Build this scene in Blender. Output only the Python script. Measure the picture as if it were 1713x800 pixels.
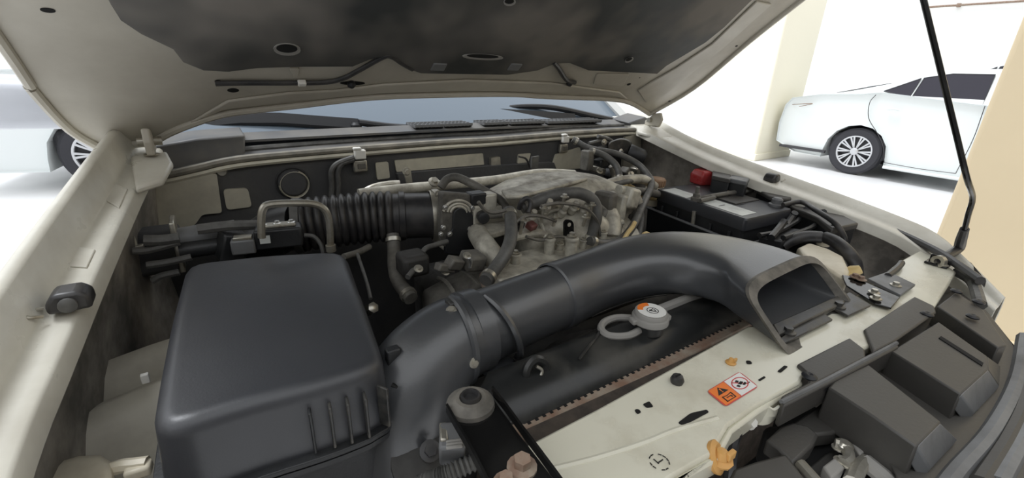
import bpy, bmesh, math, random
from mathutils import Vector, Matrix, Euler
random.seed(7)
for o in list(bpy.data.objects): bpy.data.objects.remove(o)
SC = bpy.context.scene
COL = SC.collection
PI = math.pi
# ------------------------------------------------------------------ camera
IW, IH, FPX = 1713, 800, 750.0
CAM = Vector((-0.59, -0.21, 1.333))
YAW, PITCH, ROLL = 0.609, 0.3636, 0.0405
FW = Vector((math.sin(YAW)*math.cos(PITCH), math.cos(YAW)*math.cos(PITCH), -math.sin(PITCH)))
RT0 = Vector((math.cos(YAW), -math.sin(YAW), 0)); UP0 = RT0.cross(FW)
RT = RT0*math.cos(ROLL)+UP0*math.sin(ROLL); UP = UP0*math.cos(ROLL)-RT0*math.sin(ROLL)
cd = bpy.data.cameras.new('camera'); cam = bpy.data.objects.new('camera', cd); COL.objects.link(cam)
m3 = Matrix((RT, UP, -FW)).transposed().to_4x4(); m3.translation = CAM; cam.matrix_world = m3
cd.sensor_width = 36; cd.lens = FPX/IW*36; cd.clip_start = 0.01; cd.clip_end = 200
SC.camera = cam
# ------------------------------------------------------------------ light
w = bpy.data.worlds.new('world'); SC.world = w; w.use_nodes = True
bg = w.node_tree.nodes['Background']; bg.inputs[0].default_value = (0.96, 0.98, 1.0, 1); bg.inputs[1].default_value = 1.15
sd = bpy.data.lights.new('daylight_sun', 'SUN'); sd.energy = 1.9; sd.angle = math.radians(22); sd.color = (0.93, 0.96, 1.0)
so = bpy.data.objects.new('daylight_sun', sd); COL.objects.link(so); so.rotation_euler = Vector((0.33, -0.22, -0.91)).to_track_quat('-Z', 'Y').to_euler()
SC.view_settings.view_transform = 'Standard'; SC.view_settings.look = 'None'
SC.view_settings.exposure = 0.14; SC.view_settings.gamma = 1.0; SC.view_settings.use_curve_mapping = False
# ------------------------------------------------------------------ measuring helpers (photo pixel -> point on a known plane of the place)
def ray(px, py): return FW + RT*((px-IW/2)/FPX) + UP*((IH/2-py)/FPX)
def Z(px, py, z): d = ray(px, py); return CAM + d*((z-CAM.z)/d.z)
def Y(px, py, y): d = ray(px, py); return CAM + d*((y-CAM.y)/d.y)
def X(px, py, x): d = ray(px, py); return CAM + d*((x-CAM.x)/d.x)
HT = math.radians(38); HO = Vector((0, .85, 1.2)); HS = Vector((0, -math.cos(HT), math.sin(HT))); HN = Vector((0, math.sin(HT), math.cos(HT)))
def HD(px, py, off=0):                       # onto the hood's inner plane -> (x, s, n)
    d = ray(px, py); o = HO + HN*off
    p = CAM + d*((o-CAM).dot(HN)/d.dot(HN)); return p
# ------------------------------------------------------------------ materials
MATS = {}
def mat(name, c, rough=.5, metal=0, c2=None, scale=8, amount=.5, bump=0, bscale=60, spec=.5, sharp=.15, emit=0, rvar=.12, detail=5):
    m = bpy.data.materials.new(name); m.use_nodes = True; nt = m.node_tree; N = nt.nodes; L = nt.links
    b = N['Principled BSDF']; b.inputs['Base Color'].default_value = (*c, 1); b.inputs['Roughness'].default_value = rough
    b.inputs['Metallic'].default_value = metal; b.inputs['Specular IOR Level'].default_value = spec
    tc = N.new('ShaderNodeTexCoord')
    if c2:
        n = N.new('ShaderNodeTexNoise'); n.inputs['Scale'].default_value = scale; n.inputs['Detail'].default_value = detail; n.inputs['Roughness'].default_value = .62
        L.new(tc.outputs['Object'], n.inputs['Vector'])
        r = N.new('ShaderNodeMapRange'); r.inputs[1].default_value = .5-sharp+(.5-amount)*.5; r.inputs[2].default_value = .5+sharp+(.5-amount)*.5
        L.new(n.outputs[0], r.inputs[0])
        mx = N.new('ShaderNodeMix'); mx.data_type = 'RGBA'; mx.inputs[6].default_value = (*c, 1); mx.inputs[7].default_value = (*c2, 1)
        L.new(r.outputs[0], mx.inputs[0]); L.new(mx.outputs[2], b.inputs['Base Color'])
        rr = N.new('ShaderNodeMapRange'); rr.inputs[3].default_value = max(.03, rough-rvar); rr.inputs[4].default_value = min(1, rough+rvar)
        L.new(r.outputs[0], rr.inputs[0]); L.new(rr.outputs[0], b.inputs['Roughness'])
    if bump:
        n2 = N.new('ShaderNodeTexNoise'); n2.inputs['Scale'].default_value = bscale; n2.inputs['Detail'].default_value = 4
        L.new(tc.outputs['Object'], n2.inputs['Vector'])
        bp = N.new('ShaderNodeBump'); bp.inputs['Strength'].default_value = bump; bp.inputs['Distance'].default_value = .003
        L.new(n2.outputs[0], bp.inputs['Height']); L.new(bp.outputs[0], b.inputs['Normal'])
    MATS[name] = m; return m
mat('paint', (.72, .70, .62), .38, c2=(.50, .47, .40), scale=7, amount=.35, sharp=.2)
mat('paint_support', (.74, .72, .60), .35, c2=(.50, .46, .35), scale=9, amount=.22, sharp=.14)
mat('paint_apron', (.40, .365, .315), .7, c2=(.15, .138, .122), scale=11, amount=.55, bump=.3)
mat('paint_ledge', (.60, .57, .48), .6, c2=(.38, .35, .29), scale=8, amount=.45, bump=.1)
mat('paint_dusty', (.60, .57, .46), .55, c2=(.38, .355, .29), scale=9, amount=.45)
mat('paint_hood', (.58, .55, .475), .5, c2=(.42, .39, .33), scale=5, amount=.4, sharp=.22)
mat('hood_skin', (.75, .75, .72), .25)
mat('pad', (.046, .049, .048), .85, c2=(.20, .185, .165), scale=3.8, amount=.42, sharp=.10, bump=.9, bscale=9, detail=3)
mat('eyelet', (.30, .29, .27), .6)
mat('plastic', (.017, .018, .020), .42, c2=(.028, .029, .030), scale=10, amount=.5, bump=.15, bscale=400)
mat('plastic_duct', (.052, .055, .060), .32, spec=.95, c2=(.072, .075, .079), scale=5, amount=.4, sharp=.3, bump=.05, bscale=300, rvar=.03)
mat('plastic_lid', (.034, .036, .043), .40, spec=.7, c2=(.045, .047, .052), scale=5, amount=.5, sharp=.3, bump=.05, bscale=500)
mat('plastic_dusty', (.035, .035, .034), .5, c2=(.14, .13, .11), scale=22, amount=.36, sharp=.12, bump=.1, bscale=200)
mat('plastic_cover', (.050, .048, .044), .5, c2=(.078, .073, .066), scale=6, amount=.5, sharp=.25, bump=.08, bscale=250)
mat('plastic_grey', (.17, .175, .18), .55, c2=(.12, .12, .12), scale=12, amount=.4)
mat('lip_dusty', (.20, .185, .16), .7, c2=(.09, .085, .075), scale=25, amount=.5)
mat('rubber', (.026, .026, .028), .45, c2=(.075, .07, .065), scale=25, amount=.35, sharp=.2)
mat('rubber_grey', (.13, .128, .12), .55, c2=(.06, .06, .058), scale=30, amount=.45)
mat('alu', (.60, .575, .49), .5, metal=.15, c2=(.24, .22, .185), scale=26, amount=.42, sharp=.16, bump=.35, bscale=90)
mat('alu_dark', (.20, .19, .165), .6, metal=.1, c2=(.06, .056, .05), scale=26, amount=.5, sharp=.2, bump=.3, bscale=80)
mat('cast_dark', (.05, .048, .044), .65, metal=.1, c2=(.022, .021, .020), scale=12, amount=.5, bump=.4, bscale=60)
mat('mat_dark', (.062, .063, .067), .8, c2=(.10, .098, .095), scale=8, amount=.4, sharp=.2, bump=.3, bscale=120)
mat('zinc', (.52, .50, .44), .4, metal=.7, c2=(.30, .27, .21), scale=30, amount=.4)
mat('steel', (.55, .54, .50), .35, metal=.8)
mat('chrome', (.75, .75, .73), .25, metal=.9)
mat('rust', (.24, .145, .10), .8, c2=(.34, .29, .23), scale=40, amount=.45, sharp=.15, bump=.4)
mat('core', (.075, .058, .045), .8, c2=(.04, .033, .028), scale=30, amount=.5)
mat('tank', (.020, .021, .021), .4, c2=(.06, .058, .052), scale=14, amount=.3, sharp=.12)
mat('black_metal', (.008, .008, .008), .22, c2=(.02, .02, .019), scale=12, amount=.3)
mat('white_plastic', (.78, .77, .72), .45)
mat('tan_plastic', (.72, .66, .52), .5, c2=(.52, .45, .33), scale=14, amount=.3)
mat('yellow_plastic', (.78, .60, .28), .5, c2=(.55, .40, .18), scale=20, amount=.4)
mat('amber_clip', (.66, .36, .11), .45)
mat('red_plastic', (.42, .045, .045), .38, c2=(.30, .04, .04), scale=20, amount=.4)
mat('plug_red', (.24, .085, .075), .5, c2=(.14, .06, .055), scale=30)
mat('label_white', (.70, .73, .71), .4, c2=(.45, .46, .44), scale=18, amount=.25)
mat('sticker_white', (.85, .85, .82), .35); mat('orange', (.90, .22, .03), .4); mat('ink_red', (.60, .07, .07), .4); mat('ink', (.015, .015, .015), .5)
mat('hole', (.006, .006, .006), .9)
mat('wiper_black', (.012, .013, .016), .45)
mat('cowl_black', (.085, .088, .094), .55, c2=(.17, .16, .14), scale=9, amount=.4, sharp=.2)
mat('glass_blue', (.15, .19, .235), .06, spec=.7)
mat('glass_car', (.035, .033, .045), .12, spec=.35)
mat('car_white', (.80, .84, .84), .22); mat('tyre', (.035, .035, .042), .75); mat('rim', (.62, .63, .65), .3, metal=.6); mat('rim_dark', (.05, .05, .055), .6)
mat('mirror_shell', (.58, .60, .65), .35); mat('wall_grey', (.22, .21, .20), .8, c2=(.19, .18, .17), scale=2)
mat('seal', (.17, .16, .135), .7, c2=(.32, .295, .24), scale=20, amount=.4)
mat('floor_mat', (.80, .80, .80), .45, c2=(.74, .74, .75), scale=1.2, amount=.4, sharp=.3)
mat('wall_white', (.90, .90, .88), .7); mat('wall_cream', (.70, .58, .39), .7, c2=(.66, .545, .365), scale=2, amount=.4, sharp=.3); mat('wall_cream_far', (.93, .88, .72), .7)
mat('brake_cap', (.40, .25, .15), .6, c2=(.3, .19, .12), scale=30)
# ------------------------------------------------------------------ object helpers
WL = {}                                         # world location of every parent
def _link(name, me, m, parent, loc):
    o = bpy.data.objects.new(name, me); COL.objects.link(o)
    if m: me.materials.append(MATS[m])
    if parent: o.parent = parent; o.location = loc - WL[parent]
    else: o.location = loc
    WL[o] = loc.copy(); return o
def finish(bm, name, m, parent=None, smooth=35, bevel=0, recalc=True, seg=2):
    if recalc: bmesh.ops.recalc_face_normals(bm, faces=bm.faces)
    lo = Vector((1e9,)*3); hi = -lo
    for v in bm.verts:
        for i in range(3): lo[i] = min(lo[i], v.co[i]); hi[i] = max(hi[i], v.co[i])
    c = (lo+hi)/2; c.z = lo.z
    for v in bm.verts: v.co -= c
    if smooth:
        for f in bm.faces: f.smooth = True
        a = math.radians(smooth)
        for e in bm.edges:
            if len(e.link_faces) != 2 or e.calc_face_angle(0) > a: e.smooth = False
    me = bpy.data.meshes.new(name); bm.to_mesh(me); bm.free()
    o = _link(name, me, m, parent, c)
    if bevel:
        b = o.modifiers.new('bevel', 'BEVEL'); b.width = bevel; b.segments = seg; b.limit_method = 'ANGLE'; b.angle_limit = math.radians(35); b.harden_normals = False
    return o
def thing(name, label, cat, loc, group=None):
    o = bpy.data.objects.new(name, None); COL.objects.link(o); o.empty_display_size = .05
    o.location = Vector(loc); WL[o] = Vector(loc); return tag(o, label, cat, group)
def tag(o, label=None, cat=None, group=None, kind=None):
    if label: o['label'] = label
    if cat: o['category'] = cat
    if group: o['group'] = group
    if kind: o['kind'] = kind
    return o
def V(*a): return Vector(a)
# -------- shapes added to a bmesh
def a_loft(bm, rings, closed=True, cap=True):
    vs = [[bm.verts.new(p) for p in r] for r in rings]; n = len(vs[0])
    for a, b in zip(vs, vs[1:]):
        for i in range(n if closed else n-1):
            j = (i+1) % n
            try: bm.faces.new((a[i], a[j], b[j], b[i]))
            except ValueError: pass
    if cap and closed:
        for r in (vs[0], vs[-1]):
            try: bm.faces.new(r)
            except ValueError: pass
    return vs
def a_prism(bm, poly, ext):
    ext = Vector(ext); return a_loft(bm, [[Vector(p) for p in poly], [Vector(p)+ext for p in poly]])
def a_box(bm, c, s, rot=None):
    c = Vector(c); R_ = rot if rot else Matrix.Identity(3)
    q = [(-1,-1), (1,-1), (1,1), (-1,1)]
    return a_loft(bm, [[c + R_ @ Vector((x*s[0]/2, y*s[1]/2, z*s[2]/2)) for x, y in q] for z in (-1, 1)])
def frame(d):
    d = Vector(d).normalized(); u = d.cross(Vector((0, 0, 1)))
    if u.length < 1e-3: u = Vector((1, 0, 0))
    u.normalize(); return d, u, u.cross(d)
def spline(pts, k=6):
    P = [Vector(p) for p in pts]
    if len(P) < 3: return P
    Q = [P[0]*2-P[1]] + P + [P[-1]*2-P[-2]]; out = []
    for i in range(1, len(Q)-2):
        a, b, c, d = Q[i-1:i+3]
        for j in range(k):
            t = j/k; out.append(.5*((2*b)+(c-a)*t+(2*a-5*b+4*c-d)*t*t+(3*b-a-3*c+d)*t**3))
    return out+[P[-1]]
def a_tube(bm, pts, r, n=10, k=6, cap=True, smooth_path=True):
    P = spline(pts, k) if smooth_path else [Vector(p) for p in pts]
    rings = []; u = None
    for i, p in enumerate(P):
        d = (P[min(i+1, len(P)-1)]-P[max(i-1, 0)]).normalized()
        if u is None: _, u, _ = frame(d)
        u = (u-d*u.dot(d)).normalized(); v = d.cross(u)
        t = i/(len(P)-1); rr = r(t) if callable(r) else r
        rings.append([p+(u*math.cos(2*PI*j/n)+v*math.sin(2*PI*j/n))*rr for j in range(n)])
    return a_loft(bm, rings, True, cap)
def a_lathe(bm, prof, o, axis=(0, 0, 1), n=20):
    o = Vector(o); d, u, v = frame(axis); r0, r1 = prof[0][0], prof[-1][0]
    ring = min(r0, r1) > 1e-4 and abs(r0-r1) < .25*max(r0, r1)
    if ring: prof = list(prof)+[prof[0]]
    return a_loft(bm, [[o+d*h+(u*math.cos(2*PI*j/n)+v*math.sin(2*PI*j/n))*max(r, 1e-5) for j in range(n)] for r, h in prof], True, not ring)
# -------- shapes as whole objects
def loft(name, rings, m, parent=None, closed=True, cap=True, **k):
    bm = bmesh.new(); a_loft(bm, [[Vector(p) for p in r] for r in rings], closed, cap); return finish(bm, name, m, parent, **k)
def prism(name, poly, ext, m, parent=None, **k):
    bm = bmesh.new(); a_prism(bm, poly, ext); return finish(bm, name, m, parent, **k)
def box(name, c, s, m, parent=None, rot=None, bevel=.003, **k):
    bm = bmesh.new(); a_box(bm, c, s, rot); return finish(bm, name, m, parent, bevel=bevel, **k)
def tube(name, pts, r, m, parent=None, n=10, k=6, sp=True, **kw):
    bm = bmesh.new(); a_tube(bm, pts, r, n, k, True, sp); return finish(bm, name, m, parent, **kw)
def lathe(name, prof, o, m, parent=None, axis=(0, 0, 1), n=20, **k):
    bm = bmesh.new(); a_lathe(bm, prof, o, axis, n); return finish(bm, name, m, parent, **k)
def bolt(o, m, parent, axis=(0, 0, 1), r=.006, name='bolt', h=1):
    bm = bmesh.new(); o = Vector(o)
    a_lathe(bm, [(r*1.7, 0), (r*1.7, r*.3), (r*1.05, r*.45)], o, axis, 14)
    d, u, v = frame(axis)
    a_loft(bm, [[o+d*hh+(u*math.cos(2*PI*j/6)+v*math.sin(2*PI*j/6))*r for j in range(6)] for hh in (r*.4, r*1.3*h)])
    return finish(bm, name, m, parent)
def strip(name, lines, m, parent=None, thick=None, **k):
    """lines: parallel polylines (equal length) -> open sheet; thick = Vector for solid"""
    bm = bmesh.new()
    if thick is None: a_loft(bm, lines, closed=False)
    else:
        rings = []
        for i in range(len(lines[0])):
            top = [Vector(l[i]) for l in lines]; rings.append(top+[p+Vector(thick) for p in reversed(top)])
        a_loft(bm, rings)
    return finish(bm, name, m, parent, **k)
def rounded(poly, r, n=4):
    out = []; P = [Vector(p) for p in poly]; N_ = len(P)
    for i, p in enumerate(P):
        a = (P[i-1]-p); b = (P[(i+1) % N_]-p); ra = min(r, a.length*.45, b.length*.45)
        a = p+a.normalized()*ra; b = p+b.normalized()*ra
        for j in range(n+1):
            t = j/n; out.append(a*(1-t)**2+p*2*t*(1-t)+b*t*t)
    return out
def lerp(a, b, t): return a+(b-a)*t
def inset(poly, f):
    c = sum((Vector(p) for p in poly), Vector())/len(poly); return [c+(Vector(p)-c)*f for p in poly]
def copy_tree(o, parent=None):
    c = o.copy(); COL.objects.link(c)
    if parent: c.parent = parent
    for ch in list(o.children): copy_tree(ch, c)
    return c
# ================================================================== SETTING
G = .2
def st(o): o['kind'] = 'structure'; return o
st(box('floor', (3, 4, G-.05), (40, 40, .1), 'floor_mat', bevel=0))
st(box('wall_back', (13.0, 3, G+3), (.3, 30, 6), 'wall_white', bevel=0))
def pillar(c, s, m, label, h):
    t = thing('pillar', label, 'pillar', (c[0], c[1], G))
    box('shaft', (c[0], c[1], G+h/2), (s[0], s[1], h), m, t, bevel=.02)
    box('plinth', (c[0], c[1], G+.05), (s[0]+.03, s[1]+.03, .1), m, t, bevel=.01)
pillar((2.6, -.75), (.8, 2.1), 'wall_cream', 'wide cream painted pillar close behind the hood prop rod', 3.4)
pillar((6.55, 3.75), (1.0, 1.1), 'wall_cream_far', 'pale cream pillar standing behind the tail of the white sedan', 3.4)
st(box('unseen_shade_wall', (0, -2.4, G+1.35), (14, .2, 2.7), 'wall_grey', bevel=0))  # added unseen wall behind the camera, darkens surfaces that face forward
p0 = X(1552, 12, 12.8); p1 = X(1900, 2, 12.8)
t = thing('conduit', 'thin brownish conduit running along the white back wall', 'conduit', p0)
tube('pipe', [V(12.8, p0.y+.1, p0.z), V(12.8, p1.y, p0.z)], .02, 'rust', t, n=8, sp=False)
for k in range(3): box('clip', (12.82, p0.y-.5-k*1.4, p0.z), (.07, .06, .07), 'rust', t, bevel=.005)

# ================================================================== CAR BODY
car = thing('car_body', 'cream white off-road car body with open engine bay', 'car', (0, 1.0, G))
# fender rails: stations (y, x outer, z outer, x wall foot, z channel, x inner)
def RLP(px, py, off_=0):                     # photo pixel -> sloping plane of the left rail
    d = ray(px, py); t_ = (.995+off_+.19*CAM.y-CAM.z)/(d.z-.19*d.y); return CAM+d*t_
def at_y(P, y):
    P = sorted(P, key=lambda p: p.y)
    for a, b in zip(P, P[1:]):
        if y <= b.y or b is P[-1]: return a+(b-a)*((y-a.y)/(b.y-a.y))
LO = [RLP(*p, .05) for p in ((178, 243), (170, 253), (121, 320), (54, 414), (0, 493), (-70, 595))]
LF = [RLP(*p) for p in ((182, 285), (166, 315), (126, 385), (90, 443), (25, 548), (-50, 680))]
LI = [RLP(*p) for p in ((235, 300), (209, 338), (176, 401), (130, 477), (94, 534), (34, 650), (10, 760), (0, 860))]
LS = []
for y in (1.0, .86, .76, .66, .56, .47, .39, .32, .25, .17, .05, -.08):
    a, b, c = at_y(LO, y), at_y(LF, y), at_y(LI, y); b.x = max(b.x, a.x+.008); c.x = max(c.x, b.x+.03)
    LS.append((y, a.x, a.z, b.x, c.z, c.x))
RS = [(1.0,.765,1.20,.755,1.18,.685), (.86,.755,1.18,.745,1.16,.655), (.72,.735,1.146,.722,1.132,.645), (.58,.722,1.118,.707,1.104,.64), (.40,.722,1.088,.705,1.072,.64), (.24,.735,1.06,.715,1.045,.66), (.10,.738,1.035,.715,1.02,.672), (.03,.725,1.02,.70,1.005,.645), (-.04,.655,1.0,.64,.985,.60), (-.12,.56,.975,.55,.965,.52)]
def fender(S, sg, label):
    prof = []
    for (y, xo, zo, xw, zw, xi) in S:
        zo += 0 if sg < 0 else .004
        prof.append([V(xo+sg*.045, y, zo-.32), V(xo+sg*.04, y, zo-.12), V(xo+sg*.028, y, zo-.03), V(xo+sg*.014, y, zo-.003), V(xo+sg*.006, y, zo), V(xo, y, zo-.004),
                     V(xw, y, zw+.004), V(xw-sg*.003, y, zw), V(lerp(xw, xi, .5), y, zw), V(xi+sg*.003, y, zw), V(xi, y, zw-.003), V(xi-sg*.003, y, zw-.024)])
    bm = bmesh.new()
    P = [[spline([r[i] for r in prof], 3)[j] for i in range(12)] for j in range((len(prof)-1)*3+1)]
    a_loft(bm, P, closed=False); o = finish(bm, 'fender', 'paint', car, smooth=18, recalc=False)
    s = o.modifiers.new('solid', 'SOLIDIFY'); s.thickness = .0015; s.offset = 0
    o['label'] = label
    # inner apron below the rail
    bm = bmesh.new(); R_ = []
    for i, (y, xo, zo, xw, zw, xi) in enumerate(S):
        b = math.sin(min(1, max(0, (y-.1)/.8))*PI)*.05
        b = b-.055 if sg > 0 else -.03
        R_.append([V(xi-sg*.003, y, zw-.024), V(xi+sg*(.012 if sg < 0 else .03), y, zw-.035), V(xi+sg*.01-sg*b*.5+(.02 if sg > 0 else 0), y, zw-.14), V(xi-sg*b, y, zw-.25), V(xi-sg*(b+.02), y, .7), V(xi-sg*(b+.05), y, .5)])
    P = [[spline([r[i] for r in R_], 3)[j] for i in range(6)] for j in range((len(R_)-1)*3+1)]
    a_loft(bm, P, closed=False); a = finish(bm, 'inner_apron', 'paint_apron', car, smooth=60, recalc=False)
    s = a.modifiers.new('solid', 'SOLIDIFY'); s.thickness = .002; s.offset = 0
    return o, a
fl, al = fender(LS, -1, 'dusty cream fender rail on the mirror side')
fr, ar = fender(RS, 1, 'cream fender rail on the battery side')
# small holes and spot welds on the rails
for px, py in ((115, 362), (86, 412), (24, 560)):
    d = ray(px, py); p = X(px, py, -.775); lathe('rail_hole', [(.0, 0), (.004, 0), (.004, .001), (0, .001)], p, 'hole', fl, axis=(.9, 0, .4), n=10)
for L in (((150, 322), (172, 300), (214, 318), (200, 350)), ((92, 446), (112, 412), (160, 420), (146, 450))):
    prism('rail_overlap', [RLP(*p, .0005) for p in L], (0, 0, .0025), 'paint', fl, bevel=.001)
# folded cream sheet at the rear of the left rail (hinge root)
prism('hinge_plate', [V(-.70,.82,1.163), V(-.648,.84,1.165), V(-.64,.78,1.155), V(-.655,.71,1.14), V(-.69,.69,1.135)], (0, 0, -.012), 'paint', car, bevel=.004)
prism('hinge_plate', [V(.745,.84,1.168), V(.66,.86,1.165), V(.635,.83,1.15), V(.655,.75,1.14), V(.72,.75,1.14)], (0, 0, -.012), 'paint', car, bevel=.004)
for x, sg in ((-.675, -1), (.70, 1)):                                     # hood hinges
    h = prism('hood_hinge', [V(x,.86,1.165), V(x,.80,1.165), V(x,.79,1.19), V(x,.80,1.212), V(x,.825,1.208), V(x,.86,1.18)], (.012, 0, 0), 'paint_hood', car, bevel=.003)
    lathe('hinge_pin', [(0, -.012), (.008, -.012), (.008, .024), (0, .024)], (x, .835, 1.185), 'zinc', h, axis=(1, 0, 0), n=12)
    bolt((x+.006, .815, 1.164), 'zinc', h, r=.007)
# tower wall, added dark sheet blocking light from below and chassis ledge at the left front
prism('bay_light_blocker', [V(-.8,-.15,.5), V(.75,-.15,.5), V(.75,.9,.5), V(-.8,.9,.5)], (0, 0, -.02), 'hole', car)
bm = bmesh.new(); rings = []
for px, py, z in ((150, 585, .90), (250, 588, .90)): pass
prof = [(y+.10, z-.01) for y, z in ((.43,.93), (.40,.955), (.375,.945), (.355,.925), (.335,.935), (.31,.945), (.29,.93), (.27,.905), (.24,.90), (.20,.885), (.17,.85), (.12,.74), (.04, .70))]
rings = [[V(x, y+dy, z+dz) for y, z in prof] for x, dy, dz in ((-.86, -.02, 0), (-.80, -.02, 0), (-.74, 0, .004), (-.70, .01, .006), (-.64, .02, .008), (-.58, .02, .008))]
a_loft(bm, rings, closed=False); o = finish(bm, 'chassis_ledge', 'paint_ledge', car, smooth=60, recalc=False); s = o.modifiers.new('solid', 'SOLIDIFY'); s.thickness = .003
bolt(Z(193, 692, .9), 'rust', o, r=.005)
# firewall
SEAL = [(240, 302), (290, 293), (330, 284), (400, 269), (525, 257), (650, 247), (760, 239), (820, 236), (966, 224), (1058, 219), (1075, 226), (1098, 241)]
FYW = .862
sl = [Y(px, py, FYW) for px, py in SEAL]
fw = prism('firewall', [V(p.x, FYW, p.z) for p in sl]+[V(.80, FYW, 1.12), V(.80, FYW, .5), V(-.80, FYW, .5), V(-.80, FYW, 1.1)], (0, .02, 0), 'mat_dark', car)
def patch(pix, m, name='bare_paint_patch', off=.006, r=.008, y=FYW):
    return prism(name, rounded([Y(px, py, y-.0005) for px, py in pix], r), (0, -off, 0), m, fw)
patch([(226, 320), (300, 300), (362, 288), (371, 354), (338, 357), (326, 374), (300, 386), (236, 380)], 'paint_dusty', off=.01, r=.006)
patch([(373, 316), (414, 314), (421, 345), (379, 350)], 'paint_dusty')
patch([(627, 272), (648, 270), (651, 297), (630, 300)], 'paint_dusty', r=.004)
patch([(659, 268), (806, 256), (808, 275), (662, 287)], 'paint_dusty', r=.003)
patch([(660, 288), (808, 276), (920, 270), (925, 283), (700, 303), (665, 303)], 'mat_dark', off=.02, r=.004, name='insulation_flap')
patch([(928, 258), (968, 246), (976, 281), (920, 284)], 'paint_dusty', r=.004)
patch([(1042, 229), (1060, 224), (1092, 243), (1104, 246), (1102, 274), (1038, 284)], 'paint_dusty', r=.006, off=.01)
patch([(818, 263), (833, 261), (834, 278), (818, 280)], 'zinc', r=.003, name='harness_clip', off=.012)
patch([(866, 258), (886, 256), (882, 271), (864, 273)], 'paint_dusty', r=.003)
gp = Y(490, 306, FYW)
g_ = lathe('grommet', [(0, .012), (.024, .012), (.028, .009), (.031, 0), (.034, .004), (.036, 0), (.036, -.004)], gp, 'mat_dark', fw, axis=(0, -1, 0), n=28)
lathe('grommet_ring', [(.026, .004), (.029, .0125), (.0315, .004)], gp+V(.002, 0, -.003), 'paint_dusty', fw, axis=(0, -1, 0), n=28)
gp2 = Y(371, 287, FYW); lathe('plug', [(0, .004), (.008, .004), (.010, 0)], gp2, 'zinc', fw, axis=(0, -1, 0), n=14)
# seal strips and cowl
tube('cowl_seal', [p+V(0, -.004, .004) for p in sl], .0075, 'seal', car, n=8, k=4)
tube('cowl_lip', [p+V(0, -.008, -.008) for p in sl], .0055, 'paint_dusty', car, n=6, k=4)
def cw(x, y, z): return V(x, y-.03*(1-(x/.75)**2), z+.012*(1-(x/.75)**2))
xs = [-.74+i*.1233 for i in range(13)]
strip('cowl_flange', [[Y(px, py, FYW)+V(0, .0, .006) for px, py in SEAL], [Y(px, py, FYW)+V(0, .05, .012) for px, py in SEAL]], 'cowl_black', car, thick=(0, 0, -.006))
tube('cowl_seal', [Y(px, py, FYW)+V(0, .045, .014) for px, py in SEAL[2:-2]], .0065, 'rubber_grey', car, n=8, k=4)
for L in (((240, 302), (232, 268), (262, 244), (330, 232), (410, 226), (410, 262), (330, 280)), ((1062, 222), (1052, 206), (1080, 196), (1110, 214), (1106, 238))): prism('cowl_corner', [Y(*p, .885) for p in L], (0, .09, .006), 'cowl_black', car, bevel=.004)
cg = thing('cowl_grille', 'dark plastic cowl grille strip below the windshield', 'cowl', (0, .94, 1.16))
cp = strip('cowl_panel', [[cw(x, .925, 1.162) for x in xs], [cw(x, .965, 1.172) for x in xs], [cw(x, 1.0, 1.168) for x in xs]], 'cowl_black', cg, thick=(0, 0, -.005))
for a, b in ((692, 738), (742, 785), (806, 846), (850, 905), (912, 1000)):        # slotted vents
    pa = Y(a, 222 if a < 900 else 214, .915); pb = Y(b, 219 if a < 900 else 210, .915)
    n = max(5, int((b-a)/6)); zt = cw(pa.x, .94, 1.166).z
    q = box('vent_panel', ((pa.x+pb.x)/2, .93, (cw((pa.x+pb.x)/2, .94, 1.168).z)+.001), (pb.x-pa.x, .058, .006), 'hole', cg, bevel=.001)
    for i in range(n+1):
        x = lerp(pa.x, pb.x, i/n); box('vent_slat', (x, .93, cw(x, .94, 1.168).z+.004), (.0028, .060, .007), 'plastic_grey', cg, bevel=0)
    for dy in (-.029, -.01, .01, .029): box('vent_rail', ((pa.x+pb.x)/2, .93+dy, cw((pa.x+pb.x)/2, .94, 1.168).z+.005), (pb.x-pa.x+.004, .0035, .007), 'plastic_grey', cg, bevel=0)
# windshield, roof and pillars
WB = [cw(x*.98, 1.0, 1.168) for x in xs]; WT = [V(x*.80, 1.62-.05*(1-(x/.75)**2), 1.62+.02*(1-(x/.75)**2)) for x in xs]
ws = strip('windshield', [WB, [lerp(a, b, .33)+V(0, 0, .012) for a, b in zip(WB, WT)], [lerp(a, b, .66)+V(0, 0, .012) for a, b in zip(WB, WT)], WT], 'glass_blue', car, thick=(0, .002, -.005), smooth=60)
strip('roof', [WT, [V(x*.80, 1.9, 1.69) for x in xs], [V(x*.8, 2.9, 1.70) for x in xs]], 'hood_skin', car, thick=(0, 0, -.03), smooth=60)
for sg in (-1, 1): tube('windshield_pillar', [V(sg*.755, .98, 1.165), V(sg*.68, 1.3, 1.40), V(sg*.605, 1.63, 1.63)], .028, 'hood_skin', car, n=8)
box('dashboard', (0, 1.42, 1.12), (1.3, .5, .1), 'wiper_black', car, bevel=.03)
tube('antenna_strip', [Y(779, 178, 1.09), Y(780, 160, 1.12), Y(781, 140, 1.15)], .004, 'red_plastic', ws, n=6)
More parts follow.
